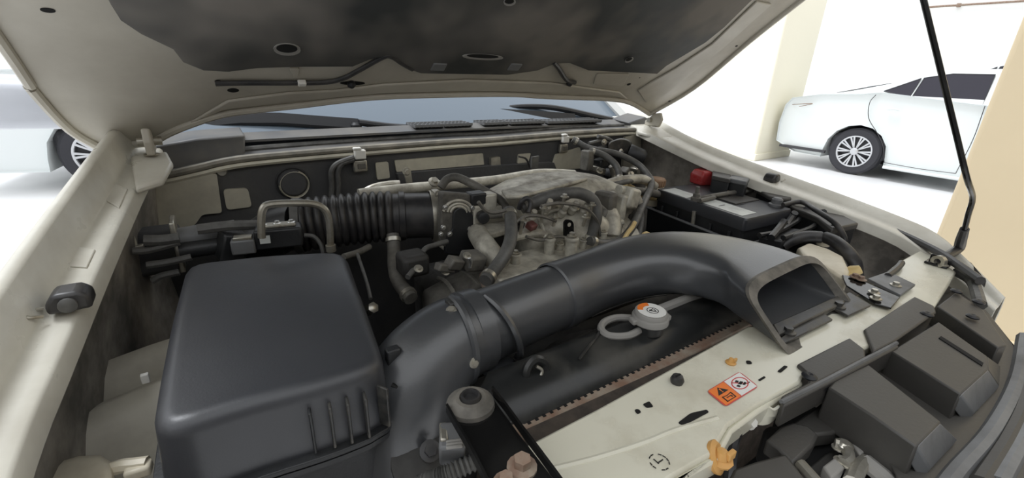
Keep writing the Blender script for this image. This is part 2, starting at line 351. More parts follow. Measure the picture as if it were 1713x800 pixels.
# side mirror (left)
mz = Y(52, 172, 1.5); sm = loft('side_mirror', [[V(mz.x+q.x, mz.y+dy, mz.z+q.y) for q in rounded([V(-s*.11, -s*.065, 0), V(s*.11, -s*.07, 0), V(s*.12, s*.06, 0), V(-s*.10, s*.07, 0)], .04)] for s, dy in ((.55, -.07), (.85, -.05), (1, 0), (1, .06), (.9, .08))], 'mirror_shell', car, smooth=60)
for dz in (-.03, .012): box('mirror_trim', (mz.x, mz.y-.045, mz.z+dz), (.19, .03, .008), 'plastic_grey', sm, bevel=.003)
tube('mirror_stalk', [mz+V(.06, .02, -.05), mz+V(.16, .03, -.10)], .03, 'mirror_shell', sm, n=10)
for sg in (-1, 1): loft('cabin_side', [[V(sg*.74, .99, 1.15), V(sg*.75, 1.2, 1.12), V(sg*.76, 2.9, 1.12)], [V(sg*.77, .99, .8), V(sg*.78, 1.2, .8), V(sg*.78, 2.9, .8)], [V(sg*.77, .99, .45), V(sg*.78, 1.2, .45), V(sg*.78, 2.9, .45)]], 'hood_skin', car, closed=False)
# rubber bump stops on the rails
for (px, py, x, lab) in ((113, 494, -.742, 'leftmost'), (1297, 296, .70, 'r')):
    c = V(-.735, .40, 1.076) if x < 0 else V(.685, .385, 1.07)
    t = thing('bump_stop', 'black rubber hood bumper block on the rail beside the air filter box' if x < 0 else 'black rubber hood bumper on the rail beside the battery', 'bumper', c, 'hood bumpers on the fender rails')
    sx = -1 if x < 0 else 1
    prism('rubber_block', [c+V(-.018, -.014, 0), c+V(.018, -.014, 0), c+V(.018, -.014, .015), c+V(.010, -.014, .022), c+V(-.010, -.014, .022), c+V(-.018, -.014, .012)], (0, .03, 0), 'rubber', t, bevel=.004)
    lathe('boss', [(0, 0), (.008, 0), (.008, .003), (.005, .005), (0, .005)], c+V(0, -.014, .009), 'rubber_grey', t, axis=(0, -1, 0), n=14)
    tube('wire_clip', [c+V(-sx*-.02, -.016, .002), c+V(sx*.03, -.02, .006), c+V(sx*.034, -.005, .006), c+V(sx*.022, .0, .004)], .0018, 'zinc', t, n=6)

# ================================================================== RADIATOR SUPPORT
SZ = 1.0
def zp(L, z): return [Z(px, py, z) for px, py in L]
sup = prism('radiator_support', zp([(880, 745), (1000, 683), (1130, 612), (1250, 546), (1330, 540), (1440, 490), (1500, 440), (1545, 415), (1600, 455), (1560, 520), (1470, 575), (1390, 600), (1350, 618), (1338, 640), (1262, 682), (1218, 712), (1190, 760), (1120, 800), (1060, 860), (800, 860), (830, 790)], SZ), (0, 0, -.014), 'paint_support', car, bevel=.003)
sup['label'] = 'cream radiator support panel with a warning sticker'
prism('front_fold', zp([(1340, 632), (1262, 680), (1216, 716), (1190, 762), (1120, 802), (1060, 862), (1075, 866), (1135, 806), (1202, 768), (1226, 722), (1272, 688), (1344, 642)], SZ-.004), (0, 0, -.022), 'paint_support', sup, bevel=.004)
def hole(L, name='slot', m='hole', z=SZ, r=.002): return prism(name, rounded(zp(L, z+.0004), r), (0, 0, .0006), m, sup)
hole([(1075, 677), (1086, 672), (1093, 681), (1082, 683)], r=.002)
hole([(1061, 686), (1068, 685), (1073, 690), (1066, 694)], r=.003)
hole([(1247, 604), (1255, 604), (1259, 609), (1250, 610)], r=.003)
hole([(1134, 708), (1155, 692), (1182, 686), (1186, 690), (1160, 704), (1142, 712)], r=.004)
hole([(1300, 622), (1312, 612), (1318, 614), (1306, 624)], r=.002); hole([(1268, 636), (1278, 630), (1281, 632), (1271, 638)], r=.001)
tube('pressed_bead', [Z(*p, SZ-.0022) for p in ((905, 792), (1000, 768), (1080, 742), (1130, 722), (1200, 702))], .004, 'paint_support', sup, n=8)
# round inspection stamp
bm = bmesh.new(); c = Z(1103, 773, SZ+.0006)
for j in range(14):
    if j % 3 == 2: continue
    a0, a1 = 2*PI*j/14, 2*PI*(j+.8)/14
    a_prism(bm, [c+V(math.cos(a)*r, math.sin(a)*r, 0) for a, r in ((a0, .0085), (a1, .0085), (a1, .0095), (a0, .0095))], (0, 0, .0003))
a_box(bm, c+V(.002, 0, 0), (.006, .001, .0005)); a_box(bm, c+V(-.002, .002, 0), (.001, .006, .0005)); finish(bm, 'ink_stamp', 'ink', sup, smooth=0)
# warning sticker: orange half with triangle and book, white half with prohibition sign
A, B, C_, D = [Z(*p, SZ+.0008) for p in ((1182, 655), (1214, 681), (1269, 647), (1237, 622))]
def sk(u, v, h=0): return lerp(lerp(A, D, u), lerp(B, C_, u), v)+V(0, 0, h)
def sq(L, h, m, name, par, r=0):
    P = [sk(u, v, h) for u, v in L]; 
    return prism(name, rounded(P, r) if r else P, (0, 0, .0003), m, par, smooth=0)
stk = sq([(0, 0), (0, 1), (1, 1), (1, 0)], 0, 'ink_red', 'warning_sticker', sup, .005); stk['label'] = 'orange and white warning sticker with pictograms'
def addsq(bm, L, h): a_prism(bm, [sk(u, v, h) for u, v in L], (0, 0, .0003))
def sobj(name, m, polys, h, par=None):
    bm = bmesh.new()
    for L in polys: addsq(bm, L, h)
    return finish(bm, name, m, sup, smooth=0)
sobj('sticker_orange_field', 'orange', [[(.03, .04), (.03, .96), (.47, .96), (.47, .04)]], .0003)
sobj('sticker_white_field', 'sticker_white', [[(.49, .04), (.49, .96), (.97, .96), (.97, .04)]], .0003)
sobj('sticker_triangle', 'ink', [[(.10, .46), (.38, .46), (.24, .12)]], .0006)
sobj('sticker_mark', 'orange', [[(.225, .22), (.255, .22), (.25, .36), (.23, .36)], [(.228, .39), (.252, .39), (.252, .43), (.228, .43)]], .0009)
sobj('sticker_book', 'ink', [[(.12, .58), (.24, .62), (.24, .65), (.12, .61)], [(.24, .62), (.38, .58), (.38, .61), (.24, .65)], [(.12, .58), (.145, .58), (.145, .88), (.12, .88)], [(.355, .58), (.38, .58), (.38, .88), (.355, .88)], [(.12, .85), (.38, .85), (.38, .88), (.12, .88)], [(.19, .70), (.32, .70), (.32, .73), (.19, .73)], [(.30, .72), (.33, .72), (.33, .80), (.30, .80)]], .0006)
ring = []
for j in range(24):
    a0, a1 = 2*PI*j/24, 2*PI*(j+1)/24
    ring.append([(.73+math.cos(a)*r*.9, .47+math.sin(a)*r*1.35) for a, r in ((a0, .20), (a1, .20), (a1, .23), (a0, .23))])
ring.append([(.58, .28), (.60, .25), (.88, .66), (.86, .69)])
sobj('sticker_prohibition_ring', 'ink_red', ring, .0006)
sobj('sticker_figure', 'ink', [[(.66, .32), (.72, .26), (.76, .36), (.70, .42)], [(.68, .45), (.78, .40), (.82, .50), (.72, .56)], [(.74, .58), (.84, .52), (.86, .60), (.78, .66)], [(.60, .50), (.66, .48), (.68, .60), (.63, .62)], [(.90, .62), (.93, .62), (.93, .67), (.90, .67)]], .0006)
# clips and studs on the support
def clip(px, py, m, label, s=.006, name='push_clip', z=SZ):
    c = Z(px, py, z); t = thing(name, label, 'clip', c)
    lathe('clip_head', [(0, 0), (s*1.1, 0), (s*1.2, s*.3), (s*.7, s*.5), (s*.5, s*1.3), (0, s*1.4)], c, m, t, n=10)
    box('clip_tab', c+V(s*.5, -s*.6, s*1.0), (s*1.1, s*.5, s*.9), m, t, bevel=s*.12); return t
clip(1222, 608, 'amber_clip', 'small amber plastic clip on the cream panel above the sticker', .0055)
t = thing('rubber_stud', 'small black rubber stud on the cream panel near the radiator', 'stud', Z(1132, 640, SZ)); c = Z(1132, 640, SZ)
lathe('stud_head', [(0, 0), (.007, 0), (.008, .004), (.006, .009), (.003, .010), (0, .010)], c, 'rubber', t, n=12); box('stud_slot', c+V(0, 0, .0102), (.008, .002, .001), 'hole', t, bevel=0)
clip(1204, 772, 'amber_clip', 'large amber plastic fastener at the front edge below the sticker', .010, z=SZ-.012)
lathe('clip_flange', [(0, -.004), (.015, -.004), (.016, 0), (.012, .003), (0, .003)], Z(1200, 765, SZ-.010), 'amber_clip', [o for o in bpy.data.objects if o.name.startswith('push_clip')][-1], axis=(.3, -.8, .5), n=18)
# curved cream tongue in front of the sticker
T1 = [(q.x, q.y) for q in spline([V(*p, 0) for p in ((1237, 718), (1244, 697), (1256, 684), (1274, 677), (1286, 682), (1296, 687), (1307, 680))], 3)]; T2 = [(q.x, q.y) for q in spline([V(*p, 0) for p in ((1240, 723), (1250, 717), (1263, 711), (1276, 712), (1288, 709), (1299, 699), (1307, 688))], 3)]
tg = [[Z(*a, .994), (Z(*a, .994)+Z(*b, .972))/2+V(0, -.002, 0), Z(*b, .972)] for a, b in zip(T1, T2)]
ton = loft('latch_tongue', tg, 'paint_support', car, closed=False); s = ton.modifiers.new('solid', 'SOLIDIFY'); s.thickness = .003
bolt(Z(1254, 706, .982), 'white_plastic', ton, axis=(-.2, -.8, .5), r=.005)
tube('latch_cable', [Z(1232, 722, .98), Z(1226, 745, .96), Z(1222, 775, .94), Z(1219, 800, .92)], .006, 'rubber', ton, n=8)
# ================================================================== HOOD
REAR = [(169, 246), (205, 255), (250, 236), (283, 220), (320, 205), (371, 189), (430, 181), (497, 174), (627, 160), (774, 156), (860, 156), (917, 160), (1015, 164), (1054, 171), (1086, 190)]
hood = thing('hood', 'raised car hood seen from below with black insulation pad', 'hood', HO)
def hxs(x, s, n=0): return HO+V(x, 0, 0)+HS*s+HN*n
rear = [HD(*p) for p in REAR]; rear[1] = HD(200, 240)
lft = [HD(*p) for p in ((115, 214), (51, 145), (27, 105))]; rgt = [HD(*p) for p in ((1160, 146), (1250, 70), (1335, 2))]
xr = rgt[-1].x; xl = lft[-1].x
SF = 1.08
def S_(p): return (p-HO).dot(HS)
out = [(p.x, S_(p)) for p in rear]+[(p.x, S_(p)) for p in rgt]+[(xr-.005, .75), (xr-.03, .95), (xr-.10, SF-.02), (0.3, SF+.03), (0, SF+.045), (-.3, SF+.03), (xl+.10, SF-.02), (xl+.03, .95), (xl+.0, .75)]+[(p.x, S_(p)) for p in reversed(lft)]
loft('inner_panel', [[hxs(x, s, n) for x, s in out] for n in (0, .012)], 'paint_hood', hood, smooth=30)
oc = (0, .55)
loft('outer_skin', [[hxs(oc[0]+(x-oc[0])*f, oc[1]+(s-oc[1])*f, n) for x, s in out] for n, f in ((.012, 1.004), (.022, 1.006), (.045, .98), (.055, .9), (.06, .6))], 'hood_skin', hood, smooth=50)
tube('rear_flange', [p-HN*.003 for p in rear], .007, 'paint_hood', hood, n=8, k=4)
tube('side_flange', [hxs(x, s, -.003) for x, s in out[len(rear)-1:len(rear)+5]], .007, 'paint_hood', hood, n=8, k=4)
tube('side_flange', [hxs(x, s, -.003) for x, s in out[-5:]+out[:1]], .007, 'paint_hood', hood, n=8, k=4)
# raised border bead along the rear, stamped like the real inner panel
PAD = [(182, 0), (199, 27), (233, 50), (287, 76), (304, 98), (338, 112), (372, 114), (420, 108), (497, 106), (582, 106), (611, 94), (640, 88), (660, 96), (680, 110), (702, 118), (757, 119), (845, 121), (895, 114), (927, 102), (950, 101), (983, 114), (1060, 118), (1098, 120), (1113, 107), (1148, 86), (1178, 68), (1210, 42), (1252, 0)]
pp = [HD(*p) for p in PAD]; pp = [(p.x, S_(p)) for p in pp]
pad_out = pp+[(pp[-1][0]-.02, .8), (pp[-1][0]-.08, .94), (0, .99), (pp[0][0]+.12, .94), (pp[0][0]+.03, .8)]
pad = loft('insulation_pad', [[hxs(cx_, cs_, n) for cx_, cs_ in [(x*f, .5+(s-.5)*f) for x, s in pad_out]] for n, f in ((-.001, 1), (-.007, .998), (-.010, .985))], 'pad', hood, smooth=50)
prism('stamped_ridge', [HD(*p) for p in ((310, 206), (375, 180), (500, 165), (640, 153), (780, 149), (920, 152), (1015, 157), (1050, 164), (1036, 152), (920, 136), (780, 131), (640, 138), (560, 148), (480, 152), (380, 165))], -HN*.006, 'paint_hood', hood, bevel=.005)
prism('stamped_ridge', [HD(*p) for p in ((1080, 170), (1110, 158), (1210, 78), (1290, 5), (1265, 0), (1190, 72), (1130, 112), (1090, 135), (1066, 150))], -HN*.005, 'paint_hood', hood, bevel=.005)
def oval(name, px, py, rx, ry, m, par, off, h=.003, rot=0):
    c = HD(px, py, off); P = []
    for j in range(18):
        a = 2*PI*j/18; u, v = math.cos(a)*rx, math.sin(a)*ry
        P.append(c+V(1, 0, 0)*(u*math.cos(rot)-v*math.sin(rot))+HS*(u*math.sin(rot)+v*math.cos(rot)))
    return prism(name, P, -HN*h, m, par)
for px, py, rx, ry in ((480, 81, .020, .014), (1052, 99, .012, .010), (808, 94, .048, .008), (852, 2, .012, .008)):
    oval('eyelet', px, py, rx, ry, 'eyelet', pad, -.009, .003); oval('eyelet_hole', px, py, rx*.78, ry*.70, 'hole', pad, -.0122, .0006)
for px, py, rx, ry in ((390, 151, .009, .006), (365, 136, .005, .004), (1052, 141, .007, .005), (1120, 169, .006, .003), (1232, 77, .005, .003), (80, 17, .007, .004), (1070, 130, .002, .002)):
    oval('panel_hole', px, py, rx, ry, 'hole', hood, -.0002, .0006)
for px, py, rx in ((590, 139, .024), (958, 138, .013)): oval('panel_slot', px, py, rx, .006, 'hole', hood, -.0002, .0006)
for px in (734, 861):                                                        # pad hooks
    p = HD(px, 112, -.010); bm = bmesh.new(); a_box(bm, p, (.03, .022, .004), Matrix((V(1, 0, 0), HS, HN)).transposed()); finish(bm, 'pad_hook', 'plastic_grey', hood, bevel=.002)
prism('stamped_bead', rounded([HD(*p) for p in ((998, 122), (1052, 122), (1042, 142), (992, 140))], .006), -HN*.004, 'paint_hood', hood, bevel=.002)
prism('stamped_bead', rounded([HD(*p) for p in ((483, 112), (500, 112), (498, 124), (490, 127))], .003), -HN*.004, 'paint_hood', hood, bevel=.002)
# washer hose on the hood
wh = thing('washer_hose', 'thin black washer hose clipped under the rear of the hood', 'hose', HD(560, 135))
tube('hose', [HD(*p, -.008) for p in ((360, 140), (400, 139), (470, 139), (540, 138), (572, 132), (600, 118), (640, 96), (655, 95), (672, 106), (690, 116))], .0045, 'rubber', wh, n=8)
tube('hose', [HD(*p, -.008) for p in ((926, 104), (935, 115), (948, 134), (962, 138))], .0055, 'rubber', wh, n=8)
box('joint', HD(505, 139, -.010), (.014, .010, .010), 'white_plastic', wh, rot=Matrix((V(1, 0, 0), HS, HN)).transposed(), bevel=.002)
for px, py in ((587, 139), (952, 138)): lathe('nozzle', [(0, 0), (.008, 0), (.008, .006), (.004, .010), (0, .010)], HD(px, py, -.002), 'wiper_black', wh, axis=-HN, n=12)

# ================================================================== WIPERS
def wiper(label, pts_arm, pts_blade, piv):
    t = thing('wiper', label, 'wiper', piv)
    lathe('pivot', [(0, -.01), (.014, -.01), (.014, .008), (.009, .014), (0, .014)], piv, 'wiper_black', t, n=14)
    tube('arm', pts_arm, lambda u: .012-.007*u, 'wiper_black', t, n=8)
    b = strip('blade', [[p+V(0, -.012, -.002) for p in pts_blade], [p+V(0, -.002, .02) for p in pts_blade], [p+V(0, .010, .002) for p in pts_blade]], 'wiper_black', t, thick=(0, .002, -.006))
    tube('blade_rubber', [p+V(0, .004, -.004) for p in pts_blade], .004, 'rubber', b, n=6)
def wl(L, y0, y1): return [Y(px, py, lerp(y0, y1, i/(len(L)-1))) for i, (px, py) in enumerate(L)]
wiper('black wiper with a wide blade at the mirror side of the windshield', wl([(590, 212), (540, 208), (470, 206), (400, 208)], .97, 1.02), wl([(600, 212), (540, 208), (470, 203), (400, 203), (330, 210), (286, 228)], .965, 1.04), Y(596, 214, .96))
wiper('long black wiper lying across the middle of the windshield', wl([(1040, 205), (990, 194), (930, 181), (880, 178), (830, 182), (760, 186)], .97, 1.05), wl([(960, 200), (900, 196), (840, 193), (780, 192), (710, 196), (680, 197)], .985, 1.06), Y(1046, 207, .965))
tube('cowl_hose', wl([(600, 205), (660, 212), (720, 214), (760, 211)], .955, .955), .008, 'wiper_black', cg, n=8)

# ================================================================== HOOD PROP ROD
b0 = V(.586, -.012, 1.004)
pr = thing('hood_prop_rod', 'black hood prop rod standing in front of the cream pillar', 'prop rod', b0)
q0 = Z(1566, 440, 1.004); q1 = Y(1603, 416, q0.y-.005); q2 = Y(1613, 386, q0.y-.01); q3 = Y(1627, 330, q0.y-.01); q4 = Y(1617, 296, q0.y-.005); q5 = Y(1545, 0, q0.y+.12); q6 = q4+(q5-q4)*1.0
tt = ((HO-HN*.012-q4).dot(HN))/((q5-q4).normalized().dot(HN)); q6 = q4+(q5-q4).normalized()*min(tt, .95)
tube('rod', [q2, lerp(q2, q3, .5), q3, q4, lerp(q4, q5, .3), q5, q6], .0047, 'black_metal', pr, n=10, k=4)
tube('grip', [q0, lerp(q0, q1, .5)], .006, 'rubber', pr, n=8); tube('grip', [lerp(q0, q1, .45), q1, lerp(q1, q2, .5), q2+(q3-q2)*.05], lambda u: .0075+.002*math.sin(PI*u), 'rubber', pr, n=10)
bk = prism('pivot_bracket', [q0+V(-.012, -.02, -.004), q0+V(.02, -.02, -.004), q0+V(.024, .016, -.004), q0+V(-.012, .016, -.004)], (0, 0, .005), 'black_metal', pr, bevel=.002)
box('pivot_ear', q0+V(.006, 0, .006), (.006, .026, .018), 'black_metal', pr); lathe('pivot_ring', [(.006, -.005), (.012, -.005), (.012, .005), (.006, .005)], q0+V(-.006, -.004, .006), 'zinc', pr, axis=(1, -.3, 0), n=16)
bolt(q0+V(-.006, -.012, .001), 'zinc', pr, r=.005)
# black weather strip running past the rod
wsx = thing('weather_strip', 'black rubber weather strip along the front of the battery side fender', 'strip', Z(1560, 430, 1.01))
tube('strip_roll', [Z(*p, 1.012) for p in ((1490, 384), (1530, 402), (1575, 425), (1605, 445), (1640, 470))], .008, 'rubber', wsx, n=8)
tube('strip_flap', [Z(*p, .995) for p in ((1600, 455), (1625, 470), (1634, 490), (1640, 510))], .009, 'rubber_grey', wsx, n=8)
strip('strip_lip', [[Z(*p, 1.0) for p in ((1545, 403), (1590, 418), (1625, 440), (1650, 470))], [Z(*p, .99) for p in ((1575, 420), (1600, 432), (1625, 452), (1648, 478))]], 'wiper_black', wsx, thick=(0, 0, -.004))

# ================================================================== AIR FILTER BOX
fb = thing('air_filter_box', 'large black plastic air filter box in the front left of the bay', 'air filter', V(-.56, .34, .72))
TZ = 1.04
top = [(314, 440), (450, 425), (574, 419), (604, 505), (640, 607), (540, 640), (400, 674), (256, 722), (270, 630), (290, 530)]
T = [Z(px, py, TZ) for px, py in top]
cT = sum(T, V(0, 0, 0))/len(T)
def off(P, d, dz):                                # outward offset of a plan polygon
    out = []; n = len(P)
    for i in range(n):
        a = (P[(i+1) % n]-P[i-1]); nrm = V(a.y, -a.x, 0).normalized()
        if nrm.dot(P[i]-cT) < 0: nrm = -nrm
        out.append(P[i]+nrm*d+V(0, 0, dz))
    return out
T = rounded(T, .03, 3)
QC = [PI/2*k/6 for k in range(7)]
rg = [off(T, -.016, 0), off(T, -.011, 0)]+[off(T, -.011+.015*math.sin(a), -.016*(1-math.cos(a))) for a in QC[1:]]+[off(T, .009, -.075)]
bm = bmesh.new(); a_loft(bm, [list(reversed(r)) for r in rg]); finish(bm, 'lid', 'plastic_lid', fb, smooth=50)
loft('lid_flange', [off(T, d, z) for d, z in ((.009, -.074), (.018, -.075), (.018, -.081), (.009, -.081))], 'plastic', fb, smooth=40, bevel=.001)
loft('base_flange', [off(T, d, z) for d, z in ((.009, -.083), (.017, -.083), (.017, -.089), (.007, -.090))], 'plastic', fb, smooth=40)
loft('base', [off(T, d, z) for d, z in ((.006, -.089), (.004, -.16), (-.006, -.28))], 'plastic', fb, smooth=40)
for px, py in ((632, 616), (606, 628), (576, 636), (546, 642), (512, 650)):   # moulded vertical ribs on the lid front
    p = Z(px, py, TZ); nrm = V(-.12, -1, 0).normalized() if px < 620 else V(.5, -.85, 0).normalized()
    box('lid_rib', p+nrm*.004+V(0, 0, -.047), (.003, .014, .050), 'plastic_dusty' if px > 520 else 'plastic', fb, rot=Euler((0, 0, math.atan2(nrm.y, nrm.x)+PI/2)).to_matrix(), bevel=.001)
def clampclip(px, py, z):
    c = Z(px, py, z); tube('spring_clip', [c+V(0, 0, .02), c+V(.006, -.004, .015), c+V(.008, -.005, 0), c+V(.006, -.004, -.02), c+V(0, 0, -.024)], .0025, 'black_metal', fb, n=6)
    box('clip_seat', c+V(0, 0, -.004), (.014, .012, .016), 'plastic', fb, bevel=.002)
clampclip(648, 620, TZ-.05); clampclip(657, 668, TZ-.06)
box('lid_tab', Z(640, 600, TZ-.02)+V(.012, 0, 0), (.016, .012, .02), 'plastic', fb, bevel=.002)
box('side_tab', Z(243, 633, TZ-.07), (.008, .006, .012), 'white_plastic', fb, bevel=.001)
# outlet neck + air flow sensor
nk = [Z(*p) for p in ((430, 432, .99), (440, 405, 1.0), (470, 385, 1.02), (500, 378, 1.03))]
tube('outlet_neck', nk, .045, 'plastic', fb, n=20)
# ================================================================== INTAKE HOSE
hA, hB = Z(492, 378, 1.03), Z(738, 360, 1.035)
ih = thing('intake_hose', 'black corrugated rubber intake hose leading to the throttle body', 'hose', lerp(hA, hB, .5)+V(0, 0, -.05))
NR = 12
mid = lerp(hA, hB, .5)+V(0, .006, .004)
path = [hA, lerp(hA, mid, .5)+V(0, 0, .001), mid, lerp(mid, hB, .5)+V(0, 0, .001), hB]
def corr(t):
    if t < .04: return .047
    if t < .66: return .0445+.0085*abs(math.sin((t-.04)/.62*PI*NR))**.7
    if t < .70: return .047
    if t < .74: return .051
    return .0475 if t < .93 else .050
bm = bmesh.new(); a_tube(bm, path, corr, 28, 44); finish(bm, 'bellows', 'rubber', ih, smooth=60)
ax = (hB-hA).normalized()
for f, m in ((.945, 'zinc'), (.03, 'rubber_grey')):
    c = lerp(hA, hB, f); lathe('hose_clamp', [(.0515, -.007), (.054, -.007), (.054, .007), (.0515, .007)], c, m, ih, axis=ax, n=32)
c = lerp(hA, hB, .945)+V(0, -.012, .053); box('clamp_screw', c, (.014, .02, .012), 'zinc', ih, bevel=.002); bolt(c+V(0, -.012, 0), 'zinc', ih, axis=(0, -1, 0), r=.005)
# ================================================================== AIR FLOW SENSOR AND PIPEWORK AT LEFT REAR
sn = thing('airflow_sensor', 'black airflow sensor with a metal top plate behind the filter box', 'sensor', Z(470, 412, 1.03))
c = Z(468, 400, 1.035); R1 = Euler((0, 0, -.18)).to_matrix()
box('body', c+V(0, 0, .006), (.075, .035, .036), 'plastic', sn, rot=R1, bevel=.004)
box('top_plate', c+V(.0, .003, .026), (.058, .022, .004), 'zinc', sn, rot=R1, bevel=.001)
for dx in (-.022, 0, .022): bolt(c+V(dx, .003-.18*dx, .028), 'chrome', sn, r=.004)
box('data_label', c+V(-.024, -.0145, .008), (.016, .001, .014), 'label_white', sn, rot=R1, bevel=0)
box('connector', c+V(-.055, .004, -.002), (.036, .03, .026), 'plastic_grey', sn, rot=R1, bevel=.003)
box('connector_latch', c+V(-.055, .0, .013), (.028, .018, .005), 'zinc', sn, rot=R1, bevel=.001)
tube('signal_wire', [c+V(.04, 0, .0), c+V(.055, -.004, -.004), c+V(.064, -.012, -.018), c+V(.066, -.02, -.04)], .004, 'rubber_grey', sn, n=8)
up_ = thing('metal_loop_pipe', 'bare grey metal pipe bent in a U above the airflow sensor', 'pipe', Y(440, 380, .60))
tube('pipe', [Y(px, py, .60) for px, py in ((438, 398), (437, 372), (440, 350), (452, 342), (490, 340), (522, 341), (540, 348), (549, 362), (552, 385), (553, 412))], .0062, 'zinc', up_, n=10, k=4)
lathe('fitting', [(0, 0), (.009, 0), (.009, .012), (0, .012)], Y(554, 420, .60), 'zinc', up_, n=12)
va = thing('valve_block', 'dark valve block with metal lines in the rear left corner', 'valve', Y(350, 420, .70))
tube('canister', [Y(298, 402, .70), Y(345, 394, .70), Y(395, 387, .70)], .021, 'plastic_grey', va, n=16)
tube('canister', [Y(300, 420, .68), Y(370, 410, .68)], .015, 'plastic', va, n=14)
box('mount_plate', Y(297, 408, .70), (.008, .05, .09), 'zinc', va, bevel=.002)
box('solenoid', Y(388, 412, .66), (.04, .04, .05), 'plastic', va, rot=Euler((0, .3, .2)).to_matrix(), bevel=.004)
for i, L in enumerate((((245, 444), (285, 438), (320, 430)), ((222, 420), (250, 418), (300, 405)), ((255, 470), (270, 462), (300, 455)), ((330, 384), (380, 378), (440, 376)), ((240, 402), (270, 402), (300, 398)))):
    tube('metal_line', [Y(px, py, .66) for px, py in L], .006 if i < 3 else .009, 'rubber_grey', va, n=8)
box('lower_block', Y(250, 420, .74), (.10, .05, .08), 'mat_dark', va, bevel=.01)
# ground lead on the left apron
gl = thing('ground_lead', 'pale grey cable hanging down the rear left apron', 'cable', Y(222, 415, .70))
tube('cable', [Y(px, py, .70) for px, py in ((210, 345), (213, 370), (220, 395), (226, 413))], .004, 'paint_dusty', gl, n=8); box('lug', Y(226, 414, .70), (.024, .01, .008), 'zinc', gl, bevel=.002)
# ================================================================== FIREWALL PIPES AND CLIPS
for (px, py, s, lab) in ((601, 262, 1, 'white clip on a metal bracket under the cowl above the intake hose'), (943, 236, .95, 'white clip on a metal bracket under the cowl near the wiper motor')):
    p = Y(px, py, .852); t = thing('cowl_clip', lab, 'clip', p+V(0, 0, -.03))
    box('white_cap', p+V(0, -.006, .006), (.026*s, .014, .022*s), 'white_plastic', t, bevel=.003); box('hook', p+V(-.006, -.008, .02), (.018, .012, .006), 'white_plastic', t, bevel=.002)
    box('bracket', p+V(0, 0, -.022), (.032*s, .012, .028*s), 'zinc', t, bevel=.003); box('socket', p+V(.002, -.007, -.022), (.018*s, .004, .012*s), 'alu_dark', t, bevel=.001)
hp = thing('heater_pipes', 'pair of dark pipes bending up the firewall below the cowl', 'pipe', Y(565, 335, .845))
for d in (0, 1):
    tube('pipe', [Y(px, py, .845) for px, py in (((565-d*11), 338), ((566-d*11), 310), ((565-d*11), 288), ((572-d*8), 274), (592, 267+d*-4))], .006, 'rubber_grey', hp, n=8)
sb = thing('hose_bracket', 'metal strap bracket bolted to the firewall behind the intake hose', 'bracket', Y(690, 322, .80))
prism('strap', [Y(*p, .80) for p in ((674, 284), (687, 283), (690, 305), (696, 322), (684, 323), (680, 306))], (0, .004, 0), 'zinc', sb); bolt(Y(680, 287, .80), 'zinc', sb, axis=(0, -1, 0), r=.006)
sb2 = thing('cable_bracket', 'dark upright bracket on the firewall above the plenum', 'bracket', Y(895, 292, .80))
prism('strap', [Y(*p, .80) for p in ((890, 263), (902, 261), (900, 280), (905, 290), (896, 294), (889, 282))], (0, .006, 0), 'rubber_grey', sb2)
tube('wire', [Y(*p, .81) for p in ((868, 262), (880, 266), (888, 282), (896, 292))], .003, 'rubber', sb2, n=6)
# rail pipe across the back of the engine
rp = thing('coolant_pipe', 'long dull metal coolant pipe across the back of the engine', 'pipe', Y(740, 312, .74))
tube('pipe', [Y(px, py, .74) for px, py in ((600, 325), (655, 318), (740, 310), (830, 301), (900, 290), (960, 291))], .012, 'alu', rp, n=12)
tube('branch', [Y(px, py, .76) for px, py in ((600, 325), (625, 312), (650, 307), (668, 306))], .006, 'zinc', rp, n=8)
bolt(Y(726, 305, .735), 'zinc', rp, axis=(0, -.6, .8), r=.008)
# ================================================================== ENGINE
en = thing('engine', 'dusty aluminium engine with intake plenum in the middle of the bay', 'engine', V(0, .5, .6))
box('block', (0.02, .50, .72), (.52, .42, .36), 'cast_dark', en, bevel=.03)
def ring_yz(x, y, z, hy, hz, p=2.6, n=24, skew=0):
    R_ = []
    for j in range(n):
        a = 2*PI*j/n; c, s = math.cos(a), math.sin(a)
        R_.append(V(x, y+hy*math.copysign(abs(c)**(2/p), c)+skew*s, z+hz*math.copysign(abs(s)**(2/p), s)))
    return R_
loft('plenum', [ring_yz(*a) for a in ((-.155, .625, 1.01, .045, .03, 2.3), (-.14, .625, 1.012, .055, .042, 2.3), (-.06, .625, 1.018, .07, .052, 2.3), (0, .625, 1.025, .088, .062, 2.3), (.08, .62, 1.03, .10, .068, 2.3), (.17, .615, 1.03, .105, .066, 2.3), (.24, .61, 1.025, .10, .058, 2.3), (.29, .60, 1.018, .085, .045, 2.3), (.305, .60, 1.014, .06, .03, 2.3))], 'alu', en, smooth=60)
loft('manifold_body', [ring_yz(*a) for a in ((-.075, .51, .985, .02, .02), (-.065, .51, .985, .04, .042), (0, .505, .99, .046, .05), (.08, .50, .99, .048, .052), (.13, .495, .985, .046, .048), (.165, .49, .975, .036, .036), (.17, .49, .975, .02, .02))], 'alu', en, smooth=60)
for k in range(4): tube('casting_rib', [V(-.04+k*.055, .452, .96), V(-.038+k*.055, .462, 1.01), V(-.036+k*.055, .49, 1.04), V(-.034+k*.055, .53, 1.045)], .004, 'alu', en, n=6)
prism('plenum_ridge', rounded([Z(*p, 1.088) for p in ((838, 322), (905, 310), (962, 300), (985, 302), (930, 318), (868, 334), (846, 334))], .01), (0, 0, .008), 'alu', en, bevel=.004)
prism('plenum_flange', rounded([Z(*p, 1.03) for p in ((800, 345), (845, 338), (905, 335), (1000, 316), (1026, 312), (1030, 322), (960, 340), (890, 360), (860, 380), (800, 398))], .01), (0, 0, -.012), 'alu', en, bevel=.003)
